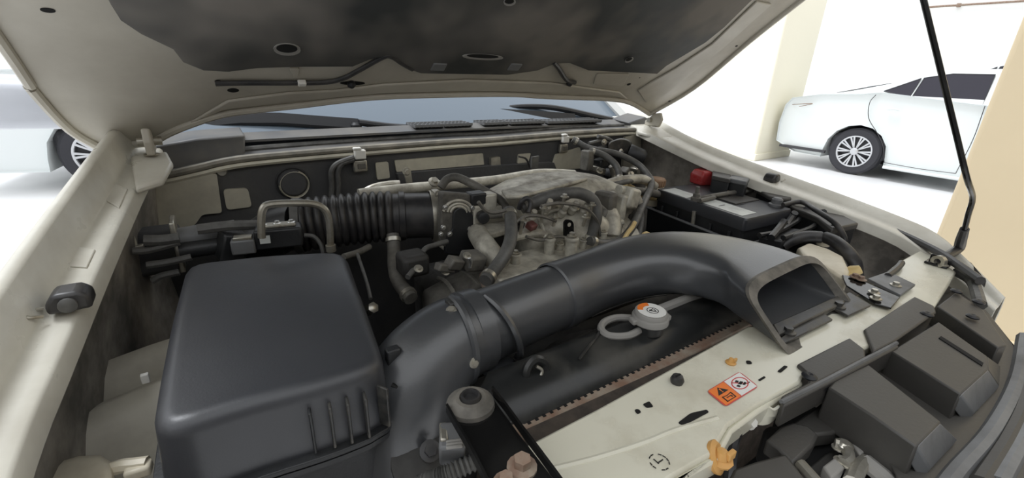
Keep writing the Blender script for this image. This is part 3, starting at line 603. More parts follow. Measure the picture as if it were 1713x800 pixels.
# throttle body
tb = box('throttle_body', Y(764, 372, .60), (.085, .07, .105), 'alu', en, bevel=.008)
ty = .552
prism('throttle_face', rounded([Y(*p, ty) for p in ((739, 322), (789, 326), (794, 350), (796, 384), (792, 424), (742, 414), (738, 380))], .008), (0, .02, 0), 'alu_dark', en, bevel=.003)
for i, r in enumerate((24, 18, 13)): tube('casting_rib', [Y(767+math.cos(a)*r*1.05, 357-math.sin(a)*r*.9, ty-.002) for a in [PI*.05+k*PI*.9/8 for k in range(9)]], .003, 'alu', en, n=6)
prism('throttle_cover', rounded([Y(*p, ty-.004) for p in ((759, 354), (770, 346), (782, 350), (792, 358), (795, 428), (745, 426), (748, 392), (757, 386))], .008), (0, .012, 0), 'plastic', en, bevel=.004)
for px, py in ((745, 347), (790, 347), (741, 381), (786, 383), (752, 392), (737, 392)): bolt(Y(px, py, ty-.004), 'chrome', en, axis=(0, -1, 0), r=.0035)
box('sensor_plug', Y(796, 331, .56), (.035, .03, .024), 'plastic', en, bevel=.003); box('sensor_body', Y(815, 342, .56), (.032, .03, .05), 'alu', en, bevel=.004)
prism('plenum_side_plate', rounded([Y(*p, .545) for p in ((793, 345), (850, 345), (858, 386), (846, 393), (793, 388))], .006), (0, .04, 0), 'alu', en, bevel=.003)
lathe('vacuum_port', [(0, 0), (.012, 0), (.012, .018), (.008, .02), (0, .02)], Y(806, 361, .54), 'plastic', en, axis=(-.3, -1, 0), n=16)
tube('port_pipe', [Y(812, 361, .53), Y(830, 360, .53), Y(848, 358, .53)], .007, 'alu_dark', en, n=10)
# runners between plenum and lower manifold
for i, (a, b, c) in enumerate((((800, 392), (815, 415), (838, 445)), ((1000, 335), (1020, 365), (1022, 400)))):
    y0, y1 = (.53, .42) if i < 1 else (.53, .45)
    tube('intake_runner', [Y(*a, y0+.03), Y(*a, y0), Y(*b, lerp(y0, y1, .6)), Y(*c, y1)], (.021 if i < 1 else .024), 'alu', en, n=14)
bm = bmesh.new(); R2 = []
for k in range(25):
    x = lerp(-.06, .27, k/24); w_ = .006*math.sin(k*PI/2.6)
    R2.append([V(x, .56, 1.005), V(x, .54+w_, 1.0), V(x+.005, .515+w_, .985), V(x+.01, .49+w_, .965), V(x+.015, .47, .94), V(x+.015, .46, .90)])
a_loft(bm, R2, closed=False); o = finish(bm, 'runner_casting', 'alu', en, smooth=60, recalc=False); s = o.modifiers.new('solid', 'SOLIDIFY'); s.thickness = .004
prism('lower_manifold', rounded([Z(*p, .985) for p in ((812, 440), (870, 420), (940, 405), (1010, 392), (1050, 392), (1050, 412), (990, 428), (900, 452), (830, 470))], .012), (0, 0, -.08), 'alu', en, bevel=.006)
prism('manifold_flange', rounded([Z(*p, .975) for p in ((800, 455), (870, 436), (960, 418), (1040, 404), (1050, 424), (985, 446), (900, 468), (815, 490))], .012), (0, 0, -.03), 'rust', en, bevel=.004)
for px, py, h, r in ((890, 414, .045, .006), (918, 424, .035, .010), (954, 428, .042, .012), (862, 440, .02, .010), (830, 432, .02, .009), (936, 418, .015, .007), (975, 415, .02, .008), (1008, 402, .02, .008)):
    p = Z(px, py, .985); lathe('stud_boss', [(0, 0), (r, 0), (r, h*.8), (r*1.2, h*.82), (r*1.2, h*.92), (r*.8, h*.95), (0, h)], p, 'alu', en, n=14); bolt(p+V(0, 0, h), 'zinc', en, r=r*.5)
tube('fuel_rail', [Y(px, py, .47) for px, py in ((855, 398), (900, 390), (950, 398), (1000, 382), (1040, 372))], .009, 'alu', en, n=10)
tube('fuel_pipe', [Y(px, py, .50) for px, py in ((905, 358), (930, 352), (960, 352), (985, 350))], .007, 'zinc', en, n=8); tube('fuel_pipe', [Y(px, py, .50) for px, py in ((930, 348), (934, 360), (945, 366), (990, 360))], .005, 'zinc', en, n=8)
for px, py in ((886, 370), (955, 355), (912, 352), (938, 360), (972, 358)): 
    p = Y(px, py, .485); lathe('injector', [(0, 0), (.009, 0), (.009, .012), (.006, .016), (.006, .03), (0, .03)], p, 'alu', en, axis=(0, -.5, .85), n=12)
for px, py in ((889, 378), (985, 418), (868, 376)):
    p = Y(px, py, .46); box('injector_plug', p, (.02, .018, .014), 'plug_red' if px != 868 else 'rubber', en, rot=Euler((.4, 0, .3)).to_matrix(), bevel=.003)
lb = prism('lifting_eye', rounded([Y(*p, .44) for p in ((944, 372), (948, 368), (956, 368), (960, 374), (960, 402), (944, 402))], .006), (0, .004, 0), 'black_metal', en); lathe('eye_hole', [(0, 0), (.0045, 0), (.0045, .001), (0, .001)], Y(952, 376, .4399), 'alu', lb, axis=(0, -1, 0), n=14)
for px, py, l in ((905, 372, .03), (925, 378, .02), (975, 378, .02), (870, 392, .03), (985, 365, .03), (940, 345, .02)):
    p = Y(px, py, .445); tube('stud', [p, p+V(0, -.006, l)], .0035, 'zinc', en, n=6, sp=False); bolt(p+V(0, -.006, l), 'zinc', en, r=.005)
for L in (((862, 372), (880, 362), (905, 362), (930, 370)), ((880, 396), (905, 402), (935, 396), (965, 402)), ((968, 345), (985, 352), (1000, 372), (1004, 395)), ((800, 338), (812, 352), (826, 356), (846, 352)), ((905, 345), (935, 340), (970, 344))):
    tube('thin_pipe', [Y(*p, .44) for p in L], .0035, 'alu_dark', en, n=6)
# right end castings
for k, (px, py, w_, h_) in enumerate(((1012, 345, .03, .07), (1030, 350, .022, .08), (1020, 375, .05, .05), (1048, 330, .05, .05), (1000, 365, .03, .05))): box('end_casting', Y(px, py, .50), (w_, .05, h_), 'alu' if k % 2 else 'alu_dark', en, rot=Euler((0, .1*k, .2)).to_matrix(), bevel=.007)
loft('end_cover', [[Y(q.x, q.y, y) for q in rounded([V(1000, 330, 0), V(1040, 312, 0), V(1056, 340, 0), V(1046, 385, 0), V(1020, 408, 0), V(1000, 400, 0)], 10)] for y in (.52, .56, .60)], 'alu', en, smooth=50, bevel=.004)
for L in (((1005, 335), (1010, 370), (1006, 400)), ((1022, 330), (1028, 365), (1024, 400)), ((1038, 322), (1044, 350), (1036, 388))): tube('casting_rib', [Y(*p, .515) for p in L], .005, 'alu', en, n=6)
tube('crossover_pipe', [Y(px, py, .60) for px, py in ((1005, 312), (1040, 302), (1075, 300), (1095, 312))], .013, 'alu', en, n=12)
tube('crossover_pipe', [Y(px, py, .56) for px, py in ((1000, 320), (1040, 318), (1085, 322), (1100, 325))], .011, 'alu_dark', en, n=12)
tube('water_outlet', [Y(px, py, .50) for px, py in ((1035, 318), (1055, 322), (1066, 335), (1070, 352))], .012, 'alu', en, n=12)
# front cylinder head and valve cover (dark, under the throttle)
loft('valve_cover', [ring_yz(*a) for a in ((-.30, .46, .90, .02, .02), (-.29, .46, .905, .055, .04), (-.22, .45, .915, .075, .05), (-.12, .43, .915, .08, .05), (-.05, .42, .91, .075, .045), (-.03, .42, .90, .05, .03))], 'alu_dark', en, smooth=60)
for k in range(4): tube('cover_rib', [V(-.27+k*.05, .385-k*.006, .91), V(-.268+k*.05, .42-k*.006, .955), V(-.266+k*.05, .46, .965), V(-.264+k*.05, .50, .955)], .004, 'alu_dark', en, n=6)
for px, py in ((781, 428), (786, 442), (700, 450), (745, 455), (825, 455)): bolt(Y(px, py, .42), 'zinc', en, axis=(0, -.5, .8), r=.0045)
box('coil_pack', Y(790, 436, .43), (.04, .035, .03), 'alu_dark', en, rot=Euler((.2, .2, .2)).to_matrix(), bevel=.005); tube('coil_clip', [Y(785, 432, .40), Y(787, 440, .40), Y(786, 448, .40)], .003, 'chrome', en, n=6)
box('bracket', Y(745, 448, .42), (.04, .016, .014), 'alu_dark', en, rot=Euler((0, .4, .3)).to_matrix(), bevel=.003); box('bracket', Y(760, 440, .42), (.03, .02, .02), 'alu_dark', en, rot=Euler((.3, .4, .3)).to_matrix(), bevel=.003)
box('side_casting', Y(690, 440, .50), (.05, .05, .04), 'cast_dark', en, bevel=.008)
# timing cover / fan shroud behind the radiator
box('timing_cover', (-.06, .335, .82), (.42, .05, .20), 'cast_dark', en, bevel=.02)
sh = thing('fan_shroud', 'dull black fan shroud between radiator and engine', 'shroud', V(-.1, .24, .6))
loft('shroud_panel', [[V(x, .20, .93-.05*abs(x+.1)) for x in (-.45, -.3, -.1, .1, .3)]+[V(x, .20, .55) for x in (.3, -.45)], [V(x, .27, .91-.05*abs(x+.1)) for x in (-.42, -.3, -.1, .1, .28)]+[V(x, .27, .55) for x in (.28, -.42)]], 'cast_dark', sh, bevel=.01)
loft('shroud_ring', [[V(-.1+math.cos(a)*r, y, .68+math.sin(a)*r) for a in [2*PI*k/28 for k in range(28)]] for r, y in ((.20, .265), (.21, .265), (.21, .30), (.20, .30))], 'cast_dark', sh, closed=True, cap=False)

# ================================================================== HOSES AROUND THE ENGINE
def hose(label, pts, r, m='rubber_grey', name='rubber_hose', clamp=True, cat='hose'):
    P = [q if isinstance(q, Vector) else Y(*q) for q in pts]
    t = thing(name, label, cat, P[0]); tube('hose', P, r, m, t, n=12, k=6)
    if clamp:
        for a, b in ((P[0], P[1]), (P[-1], P[-2])):
            d = (b-a).normalized(); lathe('clamp', [(r*.98, -.004), (r*1.18, -.004), (r*1.18, .004), (r*.98, .004)], a+d*.012, 'zinc', t, axis=d, n=16)
    return t
hose('arched grey rubber hose looping over the fuel rail', [(872, 348, .50), (905, 334, .49), (940, 324, .48), (972, 324, .47), (994, 338, .46), (998, 362, .45), (992, 385, .45), (984, 406, .45)], .0125)
hose('long grey hose running from wiper motor down past the battery', [(958, 233, .80), (985, 248, .77), (1030, 257, .74), (1066, 274, .70), (1086, 296, .62), (1089, 312, .57), (1074, 345, .49), (1060, 376, .44), (1040, 400, .42), (1010, 408, .41), (986, 403, .41)], .0095)
hose('short grey hose curving down beside the wiper motor', [(985, 252, .76), (1010, 260, .74), (1028, 274, .71), (1035, 288, .68), (1037, 303, .65)], .010)
hose('thin dark hose dropping between engine and battery tray', [(1068, 345, .53), (1073, 362, .52), (1070, 385, .50), (1062, 412, .48)], .008)
hose('grey hose dropping from the plenum in front of the throttle body', [(852, 352, .47), (855, 375, .44), (854, 400, .42), (845, 425, .40), (830, 447, .39), (812, 470, .37)], .012)
hose('narrow hose along the top of the engine toward the plenum flange', [(880, 352, .51), (925, 338, .52), (985, 318, .55), (1040, 306, .58), (1080, 296, .62)], .007, clamp=False)
hose('dusty wiring loom arching behind the throttle body', [(737, 314, .66), (748, 300, .66), (765, 297, .65), (790, 308, .62), (815, 322, .59), (838, 336, .56), (852, 358, .53)], .009, 'alu_dark', 'wiring_loom', False, 'wiring')
hose('small wiring loop standing above the injector plug', [(868, 350, .49), (873, 337, .485), (882, 332, .48), (888, 340, .475), (884, 356, .47)], .005, 'rubber', 'wiring_loom', False, 'wiring')
hose('grey coolant pipe standing below the intake hose', [(657, 392, .62), (659, 420, .60), (660, 445, .56), (666, 470, .52), (688, 500, .47)], .013, 'alu_dark', 'coolant_pipe', True, 'pipe')
hose('bundle of thin wires from throttle cover down to the head', [(748, 404, .53), (728, 410, .52), (712, 416, .51), (703, 430, .50), (694, 448, .48), (682, 464, .46)], .005, 'rubber_grey', 'wiring_loom', False, 'wiring')
hose('thin cable hanging beside the air filter box', [(598, 425, .55), (608, 455, .50), (615, 478, .46), (620, 500, .43)], .003, 'rubber_grey', 'cable', False, 'cable')
hose('low metal hose running under the intake hose', [(575, 430, .56), (600, 422, .58), (618, 413, .60)], .006, 'alu_dark', 'rubber_hose', False)
t = thing('sensor_fitting', 'small metal fitting low between filter box and duct', 'fitting', Z(619, 518, .94)); c = Z(619, 518, .94)
lathe('fitting_body', [(0, -.01), (.010, -.01), (.010, .012), (.006, .014), (0, .014)], c, 'zinc', t, axis=(.3, -.7, .6), n=6); box('fitting_arm', c+V(-.02, .01, -.01), (.03, .012, .012), 'alu_dark', t, bevel=.002)
dk = thing('dipstick', 'yellow dipstick handle beside the battery tray', 'dipstick', Z(1042, 408, .98))
tube('handle', [Y(1042, 404, .40), Y(1050, 390, .405), Y(1058, 380, .41), Y(1062, 372, .415)], .005, 'yellow_plastic', dk, n=8); lathe('knob', [(0, 0), (.008, 0), (.009, .004), (.006, .008), (0, .008)], Y(1042, 404, .395), 'yellow_plastic', dk, axis=(-.3, -1, .2), n=12)
dk = thing('filler_loop', 'pale yellow wire loop handle peeking over the duct', 'handle', Z(1078, 400, 1.0))
tube('loop', [Y(*p, .38) for p in ((1075, 406), (1075, 394), (1082, 390), (1094, 398), (1100, 404))], .0035, 'yellow_plastic', dk, n=8); box('loop_foot', Y(1075, 404, .38), (.012, .008, .012), 'yellow_plastic', dk, bevel=.002)

# ================================================================== WIPER MOTOR AND BRAKE RESERVOIR
wm = thing('wiper_motor', 'black wiper motor mounted at the right end of the firewall', 'motor', Y(1045, 270, .80))
loft('gear_housing', [[Y(1038+q.x*s, 250+q.y*s, y) for q in rounded([V(-22, -12, 0), V(2, -20, 0), V(20, -14, 0), V(20, 10, 0), V(2, 18, 0), V(-20, 10, 0)], 8)] for s, y in ((.9, .79), (1, .80), (1, .84), (.9, .85))], 'plastic_dusty', wm, bevel=.003)
c = Y(1050, 254, .80); d = (Y(1078, 266, .76)-c); lathe('motor_can', [(0, 0), (.026, 0), (.028, .006), (.028, d.length*.8), (.022, d.length), (0, d.length*1.03)], c, 'plastic', wm, axis=d, n=22)
bolt(Y(1038, 254, .785), 'chrome', wm, axis=(0, -1, 0), r=.006); bolt(Y(1010, 238, .80), 'zinc', wm, axis=(0, -1, 0), r=.006)
for L in (((985, 240), (1005, 236), (1020, 240)), ((990, 252), (1012, 246), (1026, 250)), ((1000, 228), (1016, 232), (1026, 238))): tube('lead', [Y(*p, .81) for p in L], .006, 'rubber_grey', wm, n=8)
bu = thing('booster_bracket', 'cluttered metal brackets and fittings behind the plenum', 'bracket', Y(1010, 290, .76))
for k, (px, py, w_, h_) in enumerate(((982, 268, .03, .06), (1000, 285, .05, .02), (1020, 292, .03, .03), (1046, 290, .04, .025), (1062, 286, .03, .02), (1005, 272, .025, .04))): box('fitting', Y(px, py, .76), (w_, .03, h_), ('alu_dark', 'zinc', 'plastic')[k % 3], bu, rot=Euler((0, .3*k, .2)).to_matrix(), bevel=.004)
for px, py in ((1002, 286), (1024, 282), (1055, 292)): bolt(Y(px, py, .74), 'zinc', bu, axis=(0, -.7, .7), r=.007)
tube('pipe_end', [Y(1022, 278, .73), Y(1026, 292, .73), Y(1030, 304, .72)], .008, 'zinc', bu, n=10)
br = thing('brake_reservoir', 'brake fluid reservoir with a brown ribbed cap behind the battery', 'reservoir', Z(1098, 318, 1.03))
c = Z(1097, 309, 1.03); lathe('body', [(0, -.06), (.026, -.06), (.028, -.01), (.022, -.004), (0, -.004)], c, 'tan_plastic', br, n=22)
lathe('cap', [(0, -.004), (.024, -.004), (.026, .0), (.026, .016), (.023, .02), (.017, .0205), (0, .019)], c, 'brake_cap', br, n=24)
for j in range(18): a = 2*PI*j/18; box('cap_rib', c+V(math.cos(a)*.026, math.sin(a)*.026, .008), (.003, .003, .015), 'brake_cap', br, rot=Euler((0, 0, a)).to_matrix(), bevel=0)
tube('spout', [Y(1045, 312, .62), Y(1070, 325, .60), Y(1096, 328, .58)], .014, 'yellow_plastic', br, n=12)
# ================================================================== INTAKE DUCT (snorkel)
du = thing('intake_duct', 'big black curved air intake duct with a wide flat mouth over the radiator', 'air duct', V(-.1, .2, .9))
def sec(c, d, hw, hh, p=2.0, n=36, tilt=0, flare=0):
    c = Vector(c); d = Vector(d).normalized(); u = V(d.y, -d.x, 0).normalized(); v = u.cross(d); v = v if v.z > 0 else -v
    R_ = []
    for j in range(n):
        a = 2*PI*j/n; cc, s = math.cos(a), math.sin(a); h_ = hh*math.copysign(abs(s)**(2/p), s)
        fl_ = 1+flare*max(0, -s)**2; R_.append(c+u*hw*fl_*math.copysign(abs(cc)**(2/p), cc)+v*h_-d*(tilt*h_))
    return R_
def chain(keys, k=5):
    cs = spline([Vector(q[0]) for q in keys], k); ds = spline([Vector(q[1]) for q in keys], k); ws = spline([V(q[2], q[3], q[4]) for q in keys], k)
    return [sec(c, d, w_.x, w_.y, w_.z) for c, d, w_ in zip(cs, ds, ws)]
tubeA = [((-.335, .245, 1.0), (1, .02, 0), .050, .050, 2), ((-.25, .25, 1.004), (1, .02, .02), .050, .050, 2), ((-.165, .255, 1.007), (1, 0, .02), .0495, .0495, 2)]
loft('straight_tube', chain(tubeA), 'plastic_duct', du, smooth=60)
mouthk = [((-.175, .255, 1.007), (1, 0, .02), .0515, .0515, 2, 0), ((-.10, .258, 1.013), (1, -.02, .08), .050, .048, 2.1, 0), ((-.02, .25, 1.022), (1, -.15, .06), .055, .044, 2.8, 0), ((.05, .22, 1.03), (.85, -.5, 0), .068, .040, 3.4, 0), ((.093, .165, 1.034), (.6, -.8, 0), .084, .037, 4.0, .1), ((.110, .10, 1.032), (.2, -1, 0), .100, .036, 4.4, .5), ((.105, .038, 1.030), (.04, -1, 0), .110, .034, 4.8, 1.15)]
cs = spline([Vector(q[0]) for q in mouthk], 5); ds = spline([Vector(q[1]) for q in mouthk], 5); ws = spline([V(q[2], q[3], q[4]) for q in mouthk], 5); tl = spline([V(q[5], 0, 0) for q in mouthk], 5)
R_ = [sec(c, d, w_.x, w_.y, w_.z, 36, t_.x, t_.x*.12) for c, d, w_, t_ in zip(cs, ds, ws, tl)]
mo = loft('curved_duct', R_, 'plastic_duct', du, smooth=60, cap=False, recalc=False)
s = mo.modifiers.new('solid', 'SOLIDIFY'); s.thickness = .003; s.offset = 0
def lipsec(y, hw, hh): return sec((.105, y-.004, 1.030), (.04, -1, 0), hw, hh, 4.6, 36, 1.15, .14)
loft('mouth_lip', [R_[-1], lipsec(.038, .116, .037), lipsec(.030, .119, .039), lipsec(.028, .110, .031), lipsec(.046, .107, .030)], 'lip_dusty', du, smooth=40, cap=False)
# seam ribs along the underside of the curved duct
n0 = len(R_)
tube('seam_rib', [r[29]+V(0, 0, -.002) for r in R_[4:-4]], .004, 'plastic_dusty', du, n=6, k=2)
tube('seam_rib', [r[31]+V(0, 0, -.001) for r in R_[3:14]], .003, 'plastic_dusty', du, n=6, k=2)
lathe('joint_collar', [(.0505, -.008), (.0535, -.006), (.0535, .010), (.051, .012)], (-.178, .255, 1.007), 'plastic_duct', du, axis=(1, 0, .02), n=36)
# mouth feet that sit on the radiator support
prism('mouth_tab', zp([(1302, 572), (1365, 520), (1392, 538), (1312, 578)], 1.004), (0, 0, .004), 'plastic_dusty', du, bevel=.001)
prism('mouth_tab', zp([(1380, 512), (1420, 492), (1456, 514), (1418, 532)], 1.004), (0, 0, .004), 'plastic_dusty', du, bevel=.001)
prism('mouth_sill', zp([(1290, 550), (1398, 502), (1412, 512), (1300, 568)], 1.004), (0, 0, .008), 'plastic_dusty', du, bevel=.002)
bolt(Z(1318, 556, 1.008), 'plastic_dusty', du, r=.006); bolt(Z(1402, 513, 1.008), 'plastic_dusty', du, r=.006)
# elbow and clips
el = [((-.325, .245, 1.0), (-1, 0, 0), .0535, .0535, 2), ((-.37, .24, .995), (-1, -.1, -.25), .056, .056, 2), ((-.41, .232, .975), (-.8, -.2, -.7), .060, .060, 2), ((-.435, .222, .94), (-.4, -.2, -1), .062, .060, 2), ((-.445, .215, .88), (-.05, 0, -1), .062, .060, 2), ((-.445, .215, .78), (0, 0, -1), .062, .060, 2)]
rr = []
P = spline([Vector(q[0]) for q in el], 6)
bm = bmesh.new(); a_tube(bm, [q[0] for q in el], lambda t: .0535+.009*min(1, t*2.2), 32, 6); finish(bm, 'elbow', 'plastic_duct', du, smooth=60)
lathe('joint_collar', [(.052, -.012), (.0565, -.010), (.0565, .012), (.052, .014)], (-.335, .245, 1.0), 'plastic_duct', du, axis=(1, .02, 0), n=36)
for d in (.05, .3): pass
def arc(x, y, z, r, a0, a1, n=9, tilt=0): return [V(x+tilt*k/n, y+math.cos(lerp(a0, a1, k/(n-1)))*r, z+math.sin(lerp(a0, a1, k/(n-1)))*r) for k in range(n)]
tube('strap', arc(-.318, .245, 1.0, .054, PI*.55, PI*1.35, tilt=.05), .0045, 'plastic_duct', du, n=6)
tube('strap', arc(-.36, .242, .998, .058, PI*.45, PI*1.3), .005, 'plastic_duct', du, n=6)
box('buckle', Z(757, 510, 1.05), (.014, .018, .014), 'plastic_dusty', du, bevel=.002); bolt(Z(755, 520, 1.05), 'zinc', du, axis=(-.2, -.4, .9), r=.004)
bolt(Z(793, 607, 1.0), 'zinc', du, axis=(0, -.9, .3), r=.004); bolt(Z(963, 498, 1.02), 'chrome', du, axis=(0, -.8, .6), r=.0035)
prism('duct_skirt', zp([(795, 605), (830, 592), (862, 600), (850, 640), (812, 625)], .955), (0, 0, -.006), 'plastic_duct', du, bevel=.002)

# ================================================================== RADIATOR
ra = thing('radiator', 'radiator with black plastic top tank and crimped metal edge', 'radiator', V(-.13, .1, .55))
CA, CB = Z(868, 702, .958), Z(1275, 540, .958)
CA = V(CA.x-.02, .5*(CA.y+CB.y), .958); CB = V(CB.x+.25, CA.y, .958); cy = CA.y
def tk(x): return [V(x, cy+.004, .958), V(x, cy+.012, .972), V(x, cy+.034, .982), V(x, cy+.07, .985), V(x, cy+.085, .978), V(x, cy+.09, .955)]
loft('top_tank', [[V(CA.x-.01, p.y*.6+(cy+.045)*.4, p.z-.02) for p in tk(0)], tk(CA.x+.02), tk(-.2), tk(0), tk(CB.x-.02), [V(CB.x, p.y*.6+(cy+.045)*.4, p.z-.02) for p in tk(0)]], 'tank', ra, smooth=40)
box('core', ((CA.x+CB.x)/2, cy+.042, .74), (CB.x-CA.x, .07, .42), 'core', ra, bevel=.002)
box('crimp_edge', ((CA.x+CB.x)/2, cy+.002, .955), (CB.x-CA.x, .022, .010), 'rust', ra, bevel=.002)
N_ = 46
for i in range(N_):
    x = lerp(CA.x+.004, CB.x-.25, i/(N_-1)); box('crimp_slot', (x, cy+.007, .9602), (.0038, .010, .0016), 'hole', ra, bevel=0)
box('tank_foot', ((CA.x+CB.x)/2, cy+.017, .960), (CB.x-CA.x, .010, .008), 'plastic_dusty', ra, bevel=.002)
box('core_face', ((CA.x+CB.x)/2, cy-.012, .90), (CB.x-CA.x, .008, .10), 'core', ra, bevel=0)
prism('gap_shadow', zp([(872, 722), (1262, 548), (1300, 545), (1250, 560), (1000, 690), (885, 745)], .965), (0, 0, -.004), 'core', ra)  # brown sheet painting the shadow in the gap behind the support
# raised beads on the tank
tube('tank_bead', [Z(*p, .986) for p in ((1100, 520), (1130, 508), (1165, 495), (1200, 488))], .008, 'eyelet', ra, n=10)
tube('tank_bead', [Z(*p, .986) for p in ((1055, 532), (1030, 532), (1010, 540), (1006, 552), (1020, 562), (1050, 562), (1072, 552))], .0055, 'eyelet', ra, n=8)
tube('tank_bead', [Z(*p, .986) for p in ((970, 600), (985, 580), (1000, 560), (1006, 545))], .002, 'plastic_dusty', ra, n=6)
c = Z(1085, 548, .985)
lathe('filler_neck', [(0, -.004), (.021, -.004), (.021, .008), (.024, .010), (.024, .013), (0, .013)], c, 'tank', ra, n=28)
rc = lathe('radiator_cap', [(0, .010), (.0245, .010), (.0265, .012), (.0265, .019), (.0255, .021), (.0235, .0215), (.0235, .0265), (.0225, .028), (0, .0285)], c, 'eyelet', ra, n=32); rc['label'] = 'round silver radiator cap with an orange warning edge'
for a in (-.3, PI-.3): box('cap_ear', c+V(math.cos(a)*.027, math.sin(a)*.027, .015), (.010, .014, .008), 'eyelet', rc, rot=Euler((0, 0, a)).to_matrix(), bevel=.002)
lathe('cap_disc', [(0, .0284), (.0205, .0284), (.0205, .0292), (0, .0292)], c, 'sticker_white', rc, n=28)
bm = bmesh.new(); A0 = [PI*.32+k*PI*.5/8 for k in range(9)]
a_prism(bm, [c+V(math.cos(a)*.0202, math.sin(a)*.0202, .0294) for a in A0]+[c+V(math.cos(a)*.0120, math.sin(a)*.0120, .0294) for a in reversed(A0)], (0, 0, .0004)); finish(bm, 'cap_orange_print', 'orange', rc, smooth=0)
bm = bmesh.new()
for k in range(20):
    a0, a1 = 2*PI*k/20, 2*PI*(k+1)/20; a_prism(bm, [c+V(math.cos(a)*r, math.sin(a)*r-.002, .0294) for a, r in ((a0, .0075), (a1, .0075), (a1, .0085), (a0, .0085))], (0, 0, .0003))
for L in (((-.004, .003), (0, -.005), (.001, -.004), (-.002, .004)), ((.004, .002), (.001, -.005), (.002, -.006), (.005, .001)), ((-.005, .001), (.005, .003), (.005, .0042), (-.005, .0022))): a_prism(bm, [c+V(x, y-.002, .0294) for x, y in L], (0, 0, .0003))
finish(bm, 'cap_symbol', 'ink', rc, smooth=0)
hk = Z(897, 622, .985); tube('hose_hook', [hk+V(-.012, .0, -.02), hk+V(-.012, .004, .004), hk+V(0, .006, .014), hk+V(.014, .004, .006), hk+V(.016, 0, -.006)], .006, 'tank', ra, n=8)
tube('hook_spring', [hk+V(0, 0, .008), hk+V(.006, -.004, .002), hk+V(.002, -.006, -.006)], .002, 'zinc', ra, n=6)
prism('tank_end', zp([(845, 655), (880, 630), (900, 660), (868, 690)], .972), (0, 0, -.03), 'tank', ra, bevel=.005)
# ================================================================== BLACK MOUNT BRACKET
mb = thing('mount_bracket', 'glossy black metal mount bracket with a rubber bushing and rusty bolt', 'bracket', Z(830, 745, 1.0))
BZ = 1.025
o_ = zp([(754, 690), (758, 668), (775, 655), (800, 652), (822, 662), (870, 728), (926, 800), (960, 850), (830, 850), (808, 800), (775, 735)], BZ)
prism('plate', rounded(o_, .006), (0, 0, -.003), 'black_metal', mb, bevel=.001)
def rail_strip(name, L, h): 
    P = zp(L, BZ); return strip(name, [P, [p+V(0, 0, h) for p in P]], 'black_metal', mb, thick=V(.0025, .0012, 0))
rail_strip('flange', [(822, 660), (845, 690), (872, 728), (900, 766), (926, 802), (960, 850)], .009)
rail_strip('flange', [(746, 690), (760, 716), (777, 745), (795, 780), (815, 820), (830, 850)], .009)
c = Z(787, 678, BZ)
lathe('bushing', [(0, .001), (.009, .001), (.009, .007), (.011, .010), (.015, .010), (.019, .006), (.023, .004), (.024, 0)], c, 'lip_dusty', mb, n=28)
lathe('bushing_core', [(0, .009), (.006, .009), (.0075, .013), (.009, .013), (.010, .009), (.010, .005)], c, 'rubber', mb, n=20)
bolt(Z(873, 783, BZ), 'rust', mb, r=.0075, h=1.1); bolt(Z(846, 808, BZ), 'rust', mb, r=.006, h=1)
cn = thing('headlight_connector', 'grey wiring connector with corrugated sleeve beside the mount bracket', 'connector', Z(750, 745, .96))
box('plug', Z(757, 742, .975), (.026, .03, .03), 'plastic_grey', cn, rot=Euler((.2, 0, -.5)).to_matrix(), bevel=.003); box('latch', Z(742, 728, .985), (.008, .024, .012), 'zinc', cn, rot=Euler((0, 0, -.4)).to_matrix(), bevel=.002)
for k in range(3): box('seal_ring', Z(760, 738+k*5, .99), (.016, .003, .003), 'eyelet', cn, rot=Euler((0, 0, -.4)).to_matrix(), bevel=.001)
bm = bmesh.new(); a_tube(bm, [Z(700, 812, .95), Z(730, 800, .96), Z(755, 790, .965), Z(800, 770, .97)], lambda t: .008+.0015*math.sin(t*110), 12, 22); finish(bm, 'corrugated_sleeve', 'rubber_grey', cn, smooth=60)
dm = thing('horn_disc', 'dark round horn low in the bay beside the filter box', 'horn', Z(715, 765, .92)); c = Z(715, 765, .92)
lathe('shell', [(0, -.02), (.035, -.02), (.04, -.01), (.04, .0), (.02, .008), (.008, .010), (.008, .016), (0, .016)], c, 'cast_dark', dm, axis=(-.1, -.6, .8), n=24); bolt(c+V(0, -.008, .016), 'rubber', dm, axis=(-.1, -.6, .8), r=.007)

# ================================================================== GRILLE TOP COVER
gc = thing('grille_cover', 'black plastic cover with raised pads over the grille at the lower right', 'cover', Z(1500, 700, .95))
CZ = .965
loft('base_sheet', [zp([(1335, 655), (1420, 600), (1500, 540), (1560, 500), (1600, 485), (1650, 520), (1690, 570), (1740, 640), (1740, 780), (1700, 900), (1470, 900), (1440, 850), (1500, 800), (1470, 735), (1400, 680)], z) for z in (CZ, CZ-.006)], 'plastic_cover', gc, bevel=.002)
def pad3(top, z, name='raised_pad', drop=.03, m='plastic_cover'):
    P = zp(top, z); c_ = sum(P, V(0, 0, 0))/len(P)
    return loft(name, [[c_+(p-c_)*1.03+V(0, 0, -drop) for p in P], P], m, gc, bevel=.002)
pad3([(1334, 609), (1421, 565), (1446, 584), (1448, 598), (1310, 668), (1308, 662), (1352, 640), (1356, 628)], 1.005, drop=.005)           # flat flange pieces lying on the support
pad3([(1447, 550), (1530, 496), (1563, 512), (1566, 522), (1496, 571), (1462, 588)], 1.005, drop=.005)
pad3([(1396, 636), (1452, 609), (1575, 706), (1534, 748), (1462, 697), (1386, 648)], 1.0, drop=.05)
prism('flange_skirt', zp([(1306, 672), (1448, 600), (1500, 574), (1504, 580), (1452, 608), (1312, 680)], 1.003), (0, 0, -.03), 'plastic_cover', gc, bevel=.002)
pad3([(1490, 587), (1570, 538), (1652, 596), (1654, 618), (1608, 660)], 1.0, drop=.05)
